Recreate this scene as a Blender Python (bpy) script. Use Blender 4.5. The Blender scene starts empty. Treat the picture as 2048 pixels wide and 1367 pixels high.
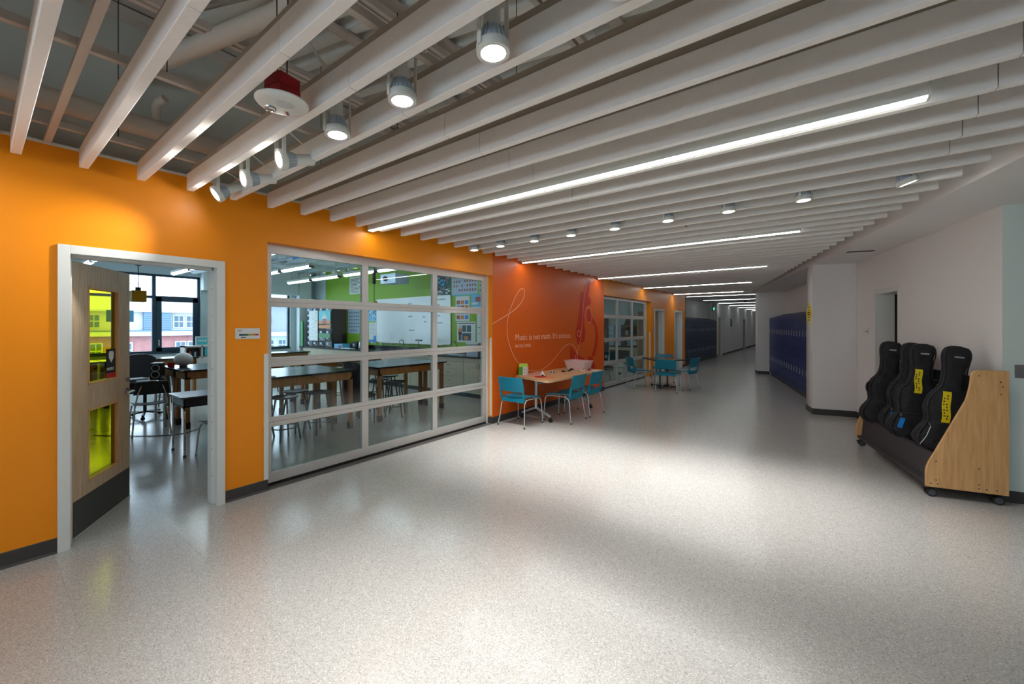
import bpy, math, random
from mathutils import Vector, Matrix, noise
random.seed(7)
PI = math.pi
R = math.radians
sc = bpy.context.scene
COL = sc.collection

# ------------------------------------------------------------------ camera, world, exposure
cam_d = bpy.data.cameras.new('camera')
cam_d.sensor_width = 36.0
cam_d.lens = 36.0 * 817.0 / 2048.0
cam_d.shift_y = -32.5 / 2048.0
cam_d.clip_start = 0.05
cam_d.clip_end = 300
cam = bpy.data.objects.new('camera', cam_d)
cam.location = (4.30, 0.0, 1.602)
cam.rotation_euler = (PI / 2, 0, R(37.24))
COL.objects.link(cam)
sc.camera = cam

world = bpy.data.worlds.new('world')
sc.world = world
world.use_nodes = True
bg = world.node_tree.nodes['Background']
bg.inputs[0].default_value = (0.78, 0.90, 1.0, 1)
bg.inputs[1].default_value = 3.6

sc.view_settings.view_transform = 'Standard'
sc.view_settings.look = 'None'
sc.view_settings.exposure = 0.84
sc.view_settings.gamma = 1.0
sc.view_settings.use_curve_mapping = False
sc.cycles.max_bounces = 8
sc.cycles.diffuse_bounces = 4
sc.cycles.glossy_bounces = 3
sc.cycles.transparent_max_bounces = 12
sc.cycles.caustics_reflective = False
sc.cycles.caustics_refractive = False
sc.cycles.sample_clamp_indirect = 4.0

STRIP_E = 12.5       # corridor strip diffusers
SPOT_W = 72.0        # corridor lamp heads, watts
ROOM_E = 6.0         # classroom tubes
LENS_E = 30.0

# ------------------------------------------------------------------ materials
def srgb(r, g, b):
    def f(c):
        c /= 255.0
        return c / 12.92 if c <= 0.04045 else ((c + 0.055) / 1.055) ** 2.4
    return (f(r), f(g), f(b), 1)

def mat(name, rgb, rough=0.5, metal=0.0, spec=0.5, var=0.0, vscale=8.0, bump=0.0, bscale=60.0, coat=0.0, stretch=None):
    m = bpy.data.materials.new(name)
    m.use_nodes = True
    nt = m.node_tree
    b = nt.nodes['Principled BSDF']
    c = srgb(*rgb)
    b.inputs['Base Color'].default_value = c
    b.inputs['Roughness'].default_value = rough
    b.inputs['Metallic'].default_value = metal
    b.inputs['Specular IOR Level'].default_value = spec
    if coat:
        b.inputs['Coat Weight'].default_value = coat
        b.inputs['Coat Roughness'].default_value = 0.1
    tc = nt.nodes.new('ShaderNodeTexCoord')
    mp = nt.nodes.new('ShaderNodeMapping')
    if stretch:
        mp.inputs['Scale'].default_value = stretch
    nt.links.new(tc.outputs['Object'], mp.inputs['Vector'])
    if var:
        n = nt.nodes.new('ShaderNodeTexNoise')
        n.inputs['Scale'].default_value = vscale
        n.inputs['Detail'].default_value = 5
        nt.links.new(mp.outputs[0], n.inputs['Vector'])
        r = nt.nodes.new('ShaderNodeValToRGB')
        r.color_ramp.elements[0].position = 0.3
        r.color_ramp.elements[1].position = 0.7
        r.color_ramp.elements[0].color = tuple(x * (1 - var) for x in c[:3]) + (1,)
        r.color_ramp.elements[1].color = tuple(min(1, x * (1 + var)) for x in c[:3]) + (1,)
        nt.links.new(n.outputs[0], r.inputs[0])
        nt.links.new(r.outputs[0], b.inputs['Base Color'])
    if bump:
        n = nt.nodes.new('ShaderNodeTexNoise')
        n.inputs['Scale'].default_value = bscale
        nt.links.new(mp.outputs[0], n.inputs['Vector'])
        bp = nt.nodes.new('ShaderNodeBump')
        bp.inputs['Strength'].default_value = bump
        bp.inputs['Distance'].default_value = 0.002 if bscale > 20 else 0.02
        nt.links.new(n.outputs[0], bp.inputs['Height'])
        nt.links.new(bp.outputs[0], b.inputs['Normal'])
    return m

def wood(name, a, bcol, rough=0.4, axis=2, scale=3.0):
    m = bpy.data.materials.new(name)
    m.use_nodes = True
    nt = m.node_tree
    b = nt.nodes['Principled BSDF']
    b.inputs['Roughness'].default_value = rough
    tc = nt.nodes.new('ShaderNodeTexCoord')
    mp = nt.nodes.new('ShaderNodeMapping')
    s = [14.0, 14.0, 14.0]
    s[axis] = 1.1
    mp.inputs['Scale'].default_value = s
    n = nt.nodes.new('ShaderNodeTexNoise')
    n.inputs['Scale'].default_value = scale
    n.inputs['Detail'].default_value = 8
    n.inputs['Distortion'].default_value = 0.6
    r = nt.nodes.new('ShaderNodeValToRGB')
    r.color_ramp.elements[0].position = 0.3
    r.color_ramp.elements[1].position = 0.72
    r.color_ramp.elements[0].color = srgb(*a)
    r.color_ramp.elements[1].color = srgb(*bcol)
    nt.links.new(tc.outputs['Object'], mp.inputs[0])
    nt.links.new(mp.outputs[0], n.inputs['Vector'])
    nt.links.new(n.outputs[0], r.inputs[0])
    nt.links.new(r.outputs[0], b.inputs['Base Color'])
    return m

def emit(name, col, strength):
    m = bpy.data.materials.new(name)
    m.use_nodes = True
    nt = m.node_tree
    for n in list(nt.nodes):
        nt.nodes.remove(n)
    o = nt.nodes.new('ShaderNodeOutputMaterial')
    e = nt.nodes.new('ShaderNodeEmission')
    e.inputs[0].default_value = tuple(col) + (1,)
    e.inputs[1].default_value = strength
    nt.links.new(e.outputs[0], o.inputs[0])
    return m

def glass(name, tint=(1, 1, 1), refl=0.9, ior=1.45):
    m = bpy.data.materials.new(name)
    m.use_nodes = True
    nt = m.node_tree
    for n in list(nt.nodes):
        nt.nodes.remove(n)
    o = nt.nodes.new('ShaderNodeOutputMaterial')
    t = nt.nodes.new('ShaderNodeBsdfTransparent')
    t.inputs[0].default_value = tuple(tint) + (1,)
    g = nt.nodes.new('ShaderNodeBsdfGlossy')
    g.inputs['Roughness'].default_value = 0.0
    fr = nt.nodes.new('ShaderNodeLayerWeight')
    fr.inputs[0].default_value = 0.5
    pw = nt.nodes.new('ShaderNodeMath')
    pw.operation = 'POWER'
    pw.inputs[1].default_value = 5.0
    nt.links.new(fr.outputs['Facing'], pw.inputs[0])
    mu = nt.nodes.new('ShaderNodeMath')
    mu.operation = 'MULTIPLY_ADD'
    mu.inputs[1].default_value = 0.85 * refl
    mu.inputs[2].default_value = 0.045 * refl
    mx = nt.nodes.new('ShaderNodeMixShader')
    nt.links.new(pw.outputs[0], mu.inputs[0])
    nt.links.new(mu.outputs[0], mx.inputs[0])
    nt.links.new(t.outputs[0], mx.inputs[1])
    nt.links.new(g.outputs[0], mx.inputs[2])
    nt.links.new(mx.outputs[0], o.inputs[0])
    return m

def floor_mat():
    m = bpy.data.materials.new('speckled_vinyl')
    m.use_nodes = True
    nt = m.node_tree
    b = nt.nodes['Principled BSDF']
    b.inputs['Roughness'].default_value = 0.23
    b.inputs['Specular IOR Level'].default_value = 0.75
    g = nt.nodes.new('ShaderNodeNewGeometry')
    v = nt.nodes.new('ShaderNodeTexVoronoi')
    v.inputs['Scale'].default_value = 210
    nt.links.new(g.outputs['Position'], v.inputs['Vector'])
    sp = nt.nodes.new('ShaderNodeSeparateColor')
    nt.links.new(v.outputs['Color'], sp.inputs[0])
    r = nt.nodes.new('ShaderNodeValToRGB')
    e = r.color_ramp.elements
    e[0].position = 0.0; e[0].color = srgb(150, 149, 146)
    e[1].position = 1.0; e[1].color = srgb(214, 213, 210)
    for p, c in ((0.12, (170, 168, 164)), (0.35, (184, 182, 178)), (0.85, (190, 188, 184)), (0.93, (208, 207, 203))):
        x = e.new(p); x.color = srgb(*c)
    nt.links.new(sp.outputs[0], r.inputs[0])
    nt.links.new(r.outputs[0], b.inputs['Base Color'])
    n = nt.nodes.new('ShaderNodeTexNoise')
    n.inputs['Scale'].default_value = 1.6
    n.inputs['Detail'].default_value = 4
    nt.links.new(g.outputs['Position'], n.inputs['Vector'])
    mr = nt.nodes.new('ShaderNodeMapRange')
    mr.inputs['To Min'].default_value = 0.15
    mr.inputs['To Max'].default_value = 0.22
    nt.links.new(n.outputs[0], mr.inputs[0])
    nt.links.new(mr.outputs[0], b.inputs['Roughness'])
    return m

M = dict(
    orange=mat('orange_paint', (240, 142, 8), 0.42, bump=0.25, bscale=140, spec=0.4),
    mural=mat('deep_orange_paint', (222, 96, 14), 0.42, bump=0.25, bscale=140, spec=0.4),
    micro=mat('red_orange_print', (202, 46, 12), 0.45, spec=0.4),
    quote=mat('pale_pink_print', (255, 190, 160), 0.5),
    white=mat('white_wall_paint', (224, 221, 219), 0.6, bump=0.2, bscale=160),
    greenwhite=mat('pale_green_wall_paint', (212, 224, 218), 0.6, bump=0.2, bscale=160),
    trim=mat('white_trim_enamel', (214, 216, 212), 0.35),
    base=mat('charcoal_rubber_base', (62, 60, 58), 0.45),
    greywall=mat('grey_upper_wall_paint', (186, 187, 178), 0.8),
    deck=mat('painted_steel_deck', (215, 214, 206), 0.6),
    baffle=mat('white_baffle_face', (236, 233, 228), 0.7, var=0.02, vscale=40),
    channel=mat('baffle_top_channel', (170, 158, 142), 0.7),
    carrier=mat('white_suspension_channel', (190, 180, 170), 0.6),
    floor=floor_mat(),
    alu=mat('anodised_aluminium', (205, 201, 197), 0.38, metal=0.4),
    aludark=mat('aluminium_track', (120, 116, 112), 0.4, metal=0.5),
    black=mat('black_rubber', (22, 22, 24), 0.6),
    blackgloss=mat('black_plastic', (18, 19, 22), 0.3),
    glass=glass('clear_glass', (0.93, 0.97, 0.97)),
    yglass=glass('yellow_film_glass', (0.74, 0.71, 0.07), 0.9),
    winglass=glass('window_glass', (0.9, 0.96, 1.0), 0.6),
    maple=wood('maple_veneer', (196, 148, 92), (218, 174, 118), 0.45),
    mapledoor=wood('maple_door_veneer', (176, 150, 122), (206, 180, 148), 0.45),
    oak=wood('oak_table_wood', (140, 92, 48), (184, 130, 74), 0.45),
    cabinet=wood('pale_cabinet_laminate', (196, 186, 160), (214, 204, 180), 0.5),
    epoxy=mat('black_epoxy_top', (28, 34, 38), 0.22, spec=0.6),
    boot=mat('dark_rubber_boot', (48, 34, 30), 0.6),
    teal=mat('teal_plastic', (8, 124, 150), 0.38),
    chrome=mat('brushed_chrome', (200, 200, 202), 0.22, metal=0.95),
    silver=mat('silver_paint', (188, 190, 192), 0.35, metal=0.6),
    tabletop=wood('light_maple_laminate', (206, 164, 116), (222, 182, 136), 0.4, axis=1),
    locker=mat('navy_locker_enamel', (10, 40, 104), 0.4, spec=0.5),
    lockerdark=mat('dark_blue_locker_enamel', (14, 42, 84), 0.4, spec=0.5),
    green=mat('lime_green_paint', (132, 178, 24), 0.5),
    roomgrey=mat('cool_grey_wall_paint', (196, 212, 214), 0.6),
    roomwhite=mat('classroom_ceiling_paint', (224, 232, 234), 0.7),
    winframe=mat('dark_window_frame', (44, 66, 80), 0.4, metal=0.3),
    board=mat('whiteboard_enamel', (232, 238, 240), 0.2),
    steelpipe=mat('painted_pipe', (198, 188, 174), 0.6),
    red=mat('fire_red_enamel', (158, 12, 18), 0.4),
    lampwhite=mat('lamp_housing_white', (214, 216, 210), 0.4),
    fins=mat('heat_sink_grey', (186, 200, 210), 0.4, metal=0.0),
    fabric=mat('black_nylon_fabric', (22, 22, 27), 0.8, var=0.3, vscale=12, bump=1.0, bscale=14),
    piping=mat('black_webbing', (34, 34, 40), 0.7),
    carpet=mat('charcoal_trough_carpet', (62, 56, 58), 0.95, var=0.2, vscale=60, bump=0.8, bscale=400),
    yellow=mat('yellow_tag', (236, 210, 10), 0.5),
    ytape=mat('yellow_tape', (240, 214, 20), 0.5),
    blue=mat('bright_blue_tag', (20, 140, 230), 0.5),
    ink=mat('black_ink', (25, 25, 30), 0.7),
    paper=mat('white_paper', (232, 234, 232), 0.7),
    pink=mat('pink_paper', (236, 160, 160), 0.7),
    redpaper=mat('red_paper', (200, 30, 24), 0.7),
    orangepaper=mat('salmon_paper', (240, 150, 100), 0.7),
    greenbox=mat('green_card', (88, 170, 40), 0.6),
    limebox=mat('lime_card', (190, 220, 90), 0.6),
    tub=mat('clear_pink_plastic', (240, 220, 218), 0.3),
    brick=mat('red_brick', (146, 100, 98), 0.9, var=0.15, vscale=2),
    snow=mat('snow', (176, 182, 188), 0.9),
    siding=mat('cream_siding', (178, 178, 170), 0.8),
    bluesiding=mat('slate_blue_siding', (92, 116, 138), 0.8),
    greysiding=mat('pale_lilac_siding', (132, 136, 146), 0.8),
    housewin=mat('house_window_glass', (60, 84, 100), 0.2),
    redshut=mat('red_shutter', (140, 30, 44), 0.6),
    globe=mat('white_globe', (236, 238, 240), 0.4),
    magenta=mat('magenta_plastic', (190, 30, 90), 0.5),
    tealpaper=mat('teal_print', (70, 190, 200), 0.5),
    skyblue=mat('sky_blue_print', (110, 190, 230), 0.5),
    navyprint=mat('dark_teal_print', (36, 84, 100), 0.5),
    orangeprint=mat('orange_print', (210, 130, 60), 0.5),
    brownprint=mat('red_brown_print', (170, 80, 76), 0.5),
    steel=mat('stainless_steel', (170, 170, 172), 0.25, metal=0.9),
    stool=mat('grey_enamel_stool', (84, 88, 94), 0.3, metal=0.4),
    mesh=mat('dark_chair_mesh', (36, 40, 46), 0.7),
    jacket=mat('dark_brown_upholstery', (40, 30, 36), 0.8),
    bin=mat('pale_blue_bin_plastic', (170, 190, 210), 0.4),
    greenplastic=mat('green_plastic', (30, 130, 60), 0.5),
    reel=mat('yellow_outlet_box', (214, 176, 30), 0.5),
    handle=mat('locker_handle_grey', (168, 172, 176), 0.35),
    exitgreen=emit('exit_sign_green', (0.05, 1.0, 0.35), 1.5),
    strip=emit('strip_diffuser', (0.98, 1.0, 0.975), STRIP_E),
    tube=emit('classroom_tube', (0.72, 0.92, 1.0), ROOM_E),
    strip_far=emit('far_strip_diffuser', (0.9, 0.97, 1.0), 8.0),
    lens=emit('lamp_lens', (1.0, 0.97, 0.92), LENS_E),
)

M['tub'].node_tree.nodes['Principled BSDF'].inputs['Alpha'].default_value = 0.55

# ------------------------------------------------------------------ mesh helpers
class MB:
    def __init__(s):
        s.v = []; s.f = []; s.T = Matrix.Identity(4); s.sm = False
    def add(s, vs, fs):
        o = len(s.v)
        s.v += [tuple(s.T @ Vector(p)) for p in vs]
        s.f += [tuple(i + o for i in f) for f in fs]
        return s
    def at(s, loc=(0, 0, 0), rz=0, rx=0, ry=0):
        s.T = Matrix.Translation(loc) @ Matrix.Rotation(rz, 4, 'Z') @ Matrix.Rotation(ry, 4, 'Y') @ Matrix.Rotation(rx, 4, 'X')
        return s
    def box(s, x0, x1, y0, y1, z0, z1):
        return s.add([(x0, y0, z0), (x1, y0, z0), (x1, y1, z0), (x0, y1, z0), (x0, y0, z1), (x1, y0, z1), (x1, y1, z1), (x0, y1, z1)],
                     [(0, 3, 2, 1), (4, 5, 6, 7), (0, 1, 5, 4), (1, 2, 6, 5), (2, 3, 7, 6), (3, 0, 4, 7)])
    def cbox(s, c, d):
        return s.box(c[0] - d[0] / 2, c[0] + d[0] / 2, c[1] - d[1] / 2, c[1] + d[1] / 2, c[2] - d[2] / 2, c[2] + d[2] / 2)
    def prism(s, poly, a0, a1, plane='xz'):
        # poly 2D extruded along the third axis
        n = len(poly)
        def P(p, a):
            if plane == 'xz': return (p[0], a, p[1])
            if plane == 'yz': return (a, p[0], p[1])
            return (p[0], p[1], a)
        vs = [P(p, a0) for p in poly] + [P(p, a1) for p in poly]
        fs = [tuple(range(n - 1, -1, -1)), tuple(range(n, 2 * n))] + [(i, (i + 1) % n, n + (i + 1) % n, n + i) for i in range(n)]
        return s.add(vs, fs)
    def rings(s, rs, closed=False, caps=True):
        n = len(rs[0]); vs = [p for r in rs for p in r]; fs = []
        m = len(rs)
        for i in range(m if closed else m - 1):
            a = i * n; b = ((i + 1) % m) * n
            for j in range(n):
                fs.append((a + j, a + (j + 1) % n, b + (j + 1) % n, b + j))
        if caps and not closed:
            fs.append(tuple(range(n - 1, -1, -1)))
            fs.append(tuple(range((m - 1) * n, m * n)))
        return s.add(vs, fs)
    def lathe(s, prof, c=(0, 0, 0), n=24, closed=False):
        rs = [[(c[0] + r * math.cos(2 * PI * j / n), c[1] + r * math.sin(2 * PI * j / n), c[2] + z) for j in range(n)] for r, z in prof]
        return s.rings(rs, closed)
    def tube(s, pts, r, n=8, closed=False, sub=0):
        pts = [Vector(p) for p in pts]
        for _ in range(sub):   # corner rounding
            q = [] if closed else [pts[0]]
            k = len(pts)
            for i in range(k if closed else k - 1):
                a = pts[i]; b = pts[(i + 1) % k]
                q += [a.lerp(b, .25), a.lerp(b, .75)]
            if not closed: q.append(pts[-1])
            pts = q
        rs = []
        k = len(pts); up = None
        for i in range(k):
            if closed: d = pts[(i + 1) % k] - pts[i - 1]
            else: d = pts[min(i + 1, k - 1)] - pts[max(i - 1, 0)]
            d.normalize()
            if up is None:
                up = Vector((0, 0, 1)) if abs(d.z) < .9 else Vector((1, 0, 0))
            a = up - d * up.dot(d)
            if a.length < 1e-4: a = Vector((1, 0, 0)) - d * d.x
            a.normalize(); up = a; b = d.cross(a)
            rr = r[i] if isinstance(r, (list, tuple)) else r
            rs.append([tuple(pts[i] + (a * math.cos(2 * PI * j / n) + b * math.sin(2 * PI * j / n)) * rr) for j in range(n)])
        return s.rings(rs, closed)
    def bar(s, a, b, w, h):
        # rectangular bar between two points, w horizontal, h other way
        a = Vector(a); b = Vector(b); d = (b - a).normalized()
        up = Vector((0, 0, 1)) if abs(d.z) < .95 else Vector((0, 1, 0))
        x = d.cross(up).normalized() * w / 2; y = d.cross(x.normalized()).normalized() * h / 2
        rs = [[tuple(p + x + y), tuple(p - x + y), tuple(p - x - y), tuple(p + x - y)] for p in (a, b)]
        return s.rings(rs)
    def sphere(s, c, r, n=16, m=10):
        if not isinstance(r, (list, tuple)): r = (r, r, r)
        vs = [(c[0], c[1], c[2] - r[2])]; fs = []
        for i in range(1, m):
            t = PI * i / m
            for j in range(n):
                p = 2 * PI * j / n
                vs.append((c[0] + r[0] * math.sin(t) * math.cos(p), c[1] + r[1] * math.sin(t) * math.sin(p), c[2] - r[2] * math.cos(t)))
        vs.append((c[0], c[1], c[2] + r[2]))
        for j in range(n): fs.append((0, 1 + (j + 1) % n, 1 + j))
        for i in range(m - 2):
            for j in range(n):
                a = 1 + i * n
                fs.append((a + j, a + (j + 1) % n, a + n + (j + 1) % n, a + n + j))
        e = len(vs) - 1; a = 1 + (m - 2) * n
        for j in range(n): fs.append((a + j, a + (j + 1) % n, e))
        return s.add(vs, fs)
    def grid(s, nu, nv, fn, th):
        # solid sheet: fn(u,v)->(p, normal)
        vs = []
        for k in (0, 1):
            for i in range(nu + 1):
                for j in range(nv + 1):
                    p, nrm = fn(i / nu, j / nv)
                    p = Vector(p); nrm = Vector(nrm).normalized()
                    vs.append(tuple(p + nrm * (th / 2 if k else -th / 2)))
        W = nv + 1; H = (nu + 1) * W; fs = []
        for i in range(nu):
            for j in range(nv):
                a = i * W + j
                fs.append((a, a + 1, a + W + 1, a + W)); fs.append((H + a, H + a + W, H + a + W + 1, H + a + 1))
        for i in range(nu):
            a = i * W; b = a + W
            fs.append((a, b, H + b, H + a)); a += nv; b += nv
            fs.append((a, H + a, H + b, b))
        for j in range(nv):
            fs.append((j, H + j, H + j + 1, j + 1)); a = nu * W + j
            fs.append((a, a + 1, H + a + 1, H + a))
        return s.add(vs, fs)
    def build(s, name, m, parent=None, smooth=False, bevel=0.0, loc=None):
        me = bpy.data.meshes.new(name)
        me.from_pydata(s.v, [], s.f)
        me.materials.append(M[m] if isinstance(m, str) else m)
        me.update()
        if smooth:
            me.polygons.foreach_set('use_smooth', [True] * len(me.polygons))
            me.set_sharp_from_angle(angle=R(38))
        o = bpy.data.objects.new(name, me)
        COL.objects.link(o)
        if parent is not None: o.parent = parent
        if loc: o.location = loc
        if bevel:
            bv = o.modifiers.new('bevel', 'BEVEL')
            bv.width = bevel; bv.segments = 2; bv.limit_method = 'ANGLE'
        return o

def tag(o, label, cat=None, group=None, kind=None):
    o['label'] = label
    if cat: o['category'] = cat
    if group: o['group'] = group
    if kind: o['kind'] = kind
    return o

def thing(name, label, cat, loc=(0, 0, 0), rz=0.0, group=None, kind=None):
    o = bpy.data.objects.new(name, None)
    o.empty_display_size = 0.1
    COL.objects.link(o)
    o.location = loc
    o.rotation_euler = (0, 0, rz)
    return tag(o, label, cat, group, kind)

def copy_tree(o, loc, rz, label, parent=None, group=None):
    c = o.copy(); COL.objects.link(c)
    if parent is None:
        c.location = loc; c.rotation_euler = (0, 0, rz); c['label'] = label
        if group: c['group'] = group
    else:
        c.parent = parent
    for ch in KIDS.get(o.name, ()):
        copy_tree(bpy.data.objects[ch], None, None, None, c)
    return c
KIDS = {}
def index_kids():
    KIDS.clear()
    for o in bpy.data.objects:
        if o.parent: KIDS.setdefault(o.parent.name, []).append(o.name)

FONT_CACHE = {}
def text_mb(body, size, T, depth=0.001, align='LEFT', sx=1.0):
    cu = bpy.data.curves.new('txt', 'FONT')
    cu.body = body; cu.size = size; cu.extrude = depth; cu.align_x = align; cu.resolution_u = 2
    ob = bpy.data.objects.new('txt', cu); COL.objects.link(ob)
    dg = bpy.context.evaluated_depsgraph_get()
    me = bpy.data.meshes.new_from_object(ob.evaluated_get(dg))
    b = MB(); b.T = T
    b.add([(v.co.x * sx, v.co.y, v.co.z) for v in me.vertices], [tuple(p.vertices) for p in me.polygons])
    bpy.data.objects.remove(ob); bpy.data.curves.remove(cu); bpy.data.meshes.remove(me)
    return b

ORD = ['', 'first', 'second', 'third', 'fourth', 'fifth', 'sixth', 'seventh', 'eighth', 'ninth', 'tenth', 'eleventh', 'twelfth',
       'thirteenth', 'fourteenth', 'fifteenth', 'sixteenth', 'seventeenth', 'eighteenth', 'nineteenth', 'twentieth', 'twenty-first', 'twenty-second']

A = R(12.9)
U = (-math.sin(A), math.cos(A)); V = (math.cos(A), math.sin(A))
W0 = (5.604, 5.675)
def ru(s, v=0.0, o=W0):      # along the angled right wall
    return (o[0] + U[0] * s + V[0] * v, o[1] + U[1] * s + V[1] * v)
# ================================================================== SETTING
# ---- floor: sheet vinyl laid in strips across the corridor
fl = thing('floor', 'speckled light grey sheet vinyl floor with fine seams', 'floor', kind='structure')
SEAM = [-6.0, -3.0, -1.2, 0.337, 0.648, 0.952, 2.138, 3.96, 5.79, 7.62, 9.45, 11.28, 13.11, 14.94, 16.77, 20.4, 24.1, 27.8, 31.5, 36, 46]
for a, b_ in zip(SEAM[:-1], SEAM[1:]):
    MB().box(-10.2, 12.0, a + 0.0003, b_ - 0.0003, -0.05, 0).build('vinyl_sheet', 'floor', fl)
MB().box(-10.2, 12, -6, 46, -0.12, -0.052).build('subfloor', 'base', fl)

# ---- left wall (orange), openings: door 0.42-1.30, glazed 1.725-5.129, glazed 9.415-12.89, doors
T = 0.20
def wall_seg(name, m, y0, y1, z0, z1, label, x0=-T, x1=0.0, bevel=0):
    o = MB().box(x0, x1, y0, y1, z0, z1).build(name, m, bevel=bevel)
    return tag(o, label, 'wall', kind='structure')
OW = MB()
for y0, y1, z0, z1 in [(-6, .405, 0, 2.865), (.405, 1.315, 2.13, 2.865), (1.315, 1.725, 0, 2.865), (1.725, 5.129, 2.42, 2.865)]:
    OW.box(-T, 0, y0, y1, z0, z1)
o = OW.build('wall_left', 'orange'); tag(o, 'bright orange painted wall around the open classroom door', 'wall', kind='structure')
mu = MB().box(-T, 0, 5.129, 9.415, 0, 2.865).build('wall_mural', 'mural')
tag(mu, 'deep orange wall section with quote and microscope graphic', 'wall', kind='structure')
# bright orange reveals at both ends of the mural wall
MB().box(-T, -0.001, 5.126, 5.130, 0, 2.42).build('reveal', 'orange', mu)
OW = MB()
for y0, y1, z0, z1 in [(9.415, 12.89, 2.36, 2.865), (12.89, 13.25, 0, 2.865), (13.25, 14.17, 2.10, 2.865), (14.17, 15.50, 0, 2.865),
                       (15.50, 16.41, 2.11, 2.865), (16.41, 16.96, 0, 2.865)]:
    OW.box(-T, 0, y0, y1, z0, z1)
o = OW.build('wall_left_far', 'orange'); tag(o, 'orange wall beyond the mural with two narrow doorways', 'wall', kind='structure')
wall_seg('wall_left_upper', 'greywall', -6, 16.96, 2.885, 4.25, 'grey painted wall above the orange wall', -0.3, -0.10)
wall_seg('trim_1', 'trim', -6, 16.96, 2.865, 2.885, 'thin white cap strip along the top of the orange wall', -0.3, 0.006)
# recess behind left lockers and white corridor wall beyond
o = MB().box(-.6, -.42, 16.96, 22.96, 0, 3.0).box(-.6, 0, 16.90, 16.955, 0, 2.865).build('wall_locker_recess', 'white')
tag(o, 'pale wall above the left hand lockers', 'wall', kind='structure')
o = MB()
for y0, y1, z0, z1 in [(22.96, 23.30, 0, 3), (23.30, 24.25, 2.05, 3), (24.25, 31.62, 0, 3), (31.62, 32.45, 2.05, 3), (32.45, 46, 0, 3)]:
    o.box(-.6, 0, y0, y1, z0, z1)
tag(o.build('wall_corridor_left', 'white'), 'white corridor wall beyond the left hand lockers', 'wall', kind='structure')
tag(MB().box(-3, 8, 45.8, 46, 0, 3).build('wall_corridor_end', 'white'), 'far end wall of the corridor', 'wall', kind='structure')

# baseboards (rubber cove base: vertical face with a small toe)
def cove(b, x, y0, y1):
    prof = [(x, 0), (x + .012, 0), (x + .010, .006), (x + .004, .016), (x + .003, .105), (x, .108)]
    b.prism(prof, y0, y1, 'xz')
b = MB()
for y0, y1 in [(-6, .352), (1.374, 1.722)]: cove(b, 0, y0, y1)
b.prism([(-.11, 0), (0.006, 0), (.006, .108), (-.11, .108)], 1.722, 1.728, 'xz')
tag(b.build('baseboard_left', 'base'), 'charcoal rubber base along the near orange wall', 'baseboard', kind='structure')
b = MB(); cove(b, 0, 5.124, 9.417); b.box(-.11, .006, 5.117, 5.125, 0, .108)
b.box(-.11, .006, 9.415, 9.423, 0, .108)
tag(b.build('baseboard_mural', 'base'), 'charcoal rubber base under the mural', 'baseboard', kind='structure')
b = MB()
for y0, y1 in [(12.86, 13.2), (14.22, 15.45), (16.46, 16.95)]: cove(b, 0, y0, y1)
for y0, y1 in [(22.95, 23.24), (24.3, 31.58), (32.5, 45.8)]: cove(b, 0, y0, y1)
tag(b.build('baseboard_far_left', 'base'), 'charcoal rubber base along the far left walls', 'baseboard', kind='structure')

# ---- mural graphics on the wall
LINE = [(5.121, 1.631), (5.322, 1.711), (5.574, 1.807), (5.777, 1.907), (5.96, 2.035), (6.044, 2.187), (6.01, 2.27), (5.906, 2.267), (5.777, 2.146), (5.639, 1.95), (5.551, 1.784), (5.506, 1.598), (5.524, 1.412), (5.581, 1.271), (5.678, 1.102), (5.817, 0.951), (6.023, 0.826), (6.327, 0.745), (6.605, 0.751), (6.899, 0.846), (7.158, 0.992), (7.402, 1.147), (7.629, 1.223), (7.836, 1.195), (7.988, 1.077), (8.057, 0.969), (8.032, 0.881), (7.976, 0.849), (7.921, 0.903), (7.988, 1.003), (8.095, 1.117), (8.177, 1.294), (8.222, 1.475), (8.274, 1.718), (8.313, 2.024), (8.372, 2.302), (8.459, 2.555), (8.574, 2.673)]
def ribbon(pts, w, x, b, closed=False):
    pts = [Vector(p) for p in pts]
    for _ in range(2):
        q = [] if closed else [pts[0]]
        k = len(pts)
        for i in range(k if closed else k - 1):
            a = pts[i]; c = pts[(i + 1) % k]
            q += [a.lerp(c, .25), a.lerp(c, .75)]
        if not closed: q.append(pts[-1])
        pts = q
    k = len(pts); rs = []
    for i in range(k):
        d = (pts[(i + 1) % k] - pts[i - 1]) if closed else (pts[min(i + 1, k - 1)] - pts[max(i - 1, 0)])
        d.normalize(); n = Vector((-d.y, d.x)) * w / 2
        p = pts[i]
        rs.append([(x, p.x + n.x, p.y + n.y), (x, p.x - n.x, p.y - n.y), (x + .0012, p.x - n.x, p.y - n.y), (x + .0012, p.x + n.x, p.y + n.y)])
    b.rings(rs, closed)
b = MB(); ribbon(LINE, .011, .003, b)
ribbon([(8.10 + .075 * math.cos(t * PI / 8), 1.43 + .065 * math.sin(t * PI / 8)) for t in range(16)], .011, .0032, b, True)
ribbon([(8.585 + .155 * math.cos(t * PI / 8), 1.845 + .185 * math.sin(t * PI / 8)) for t in range(16)], .010, .0034, b, True)
b.build('line_graphic', 'quote', mu)['label'] = 'thin pale looping line'
b = MB()
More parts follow.
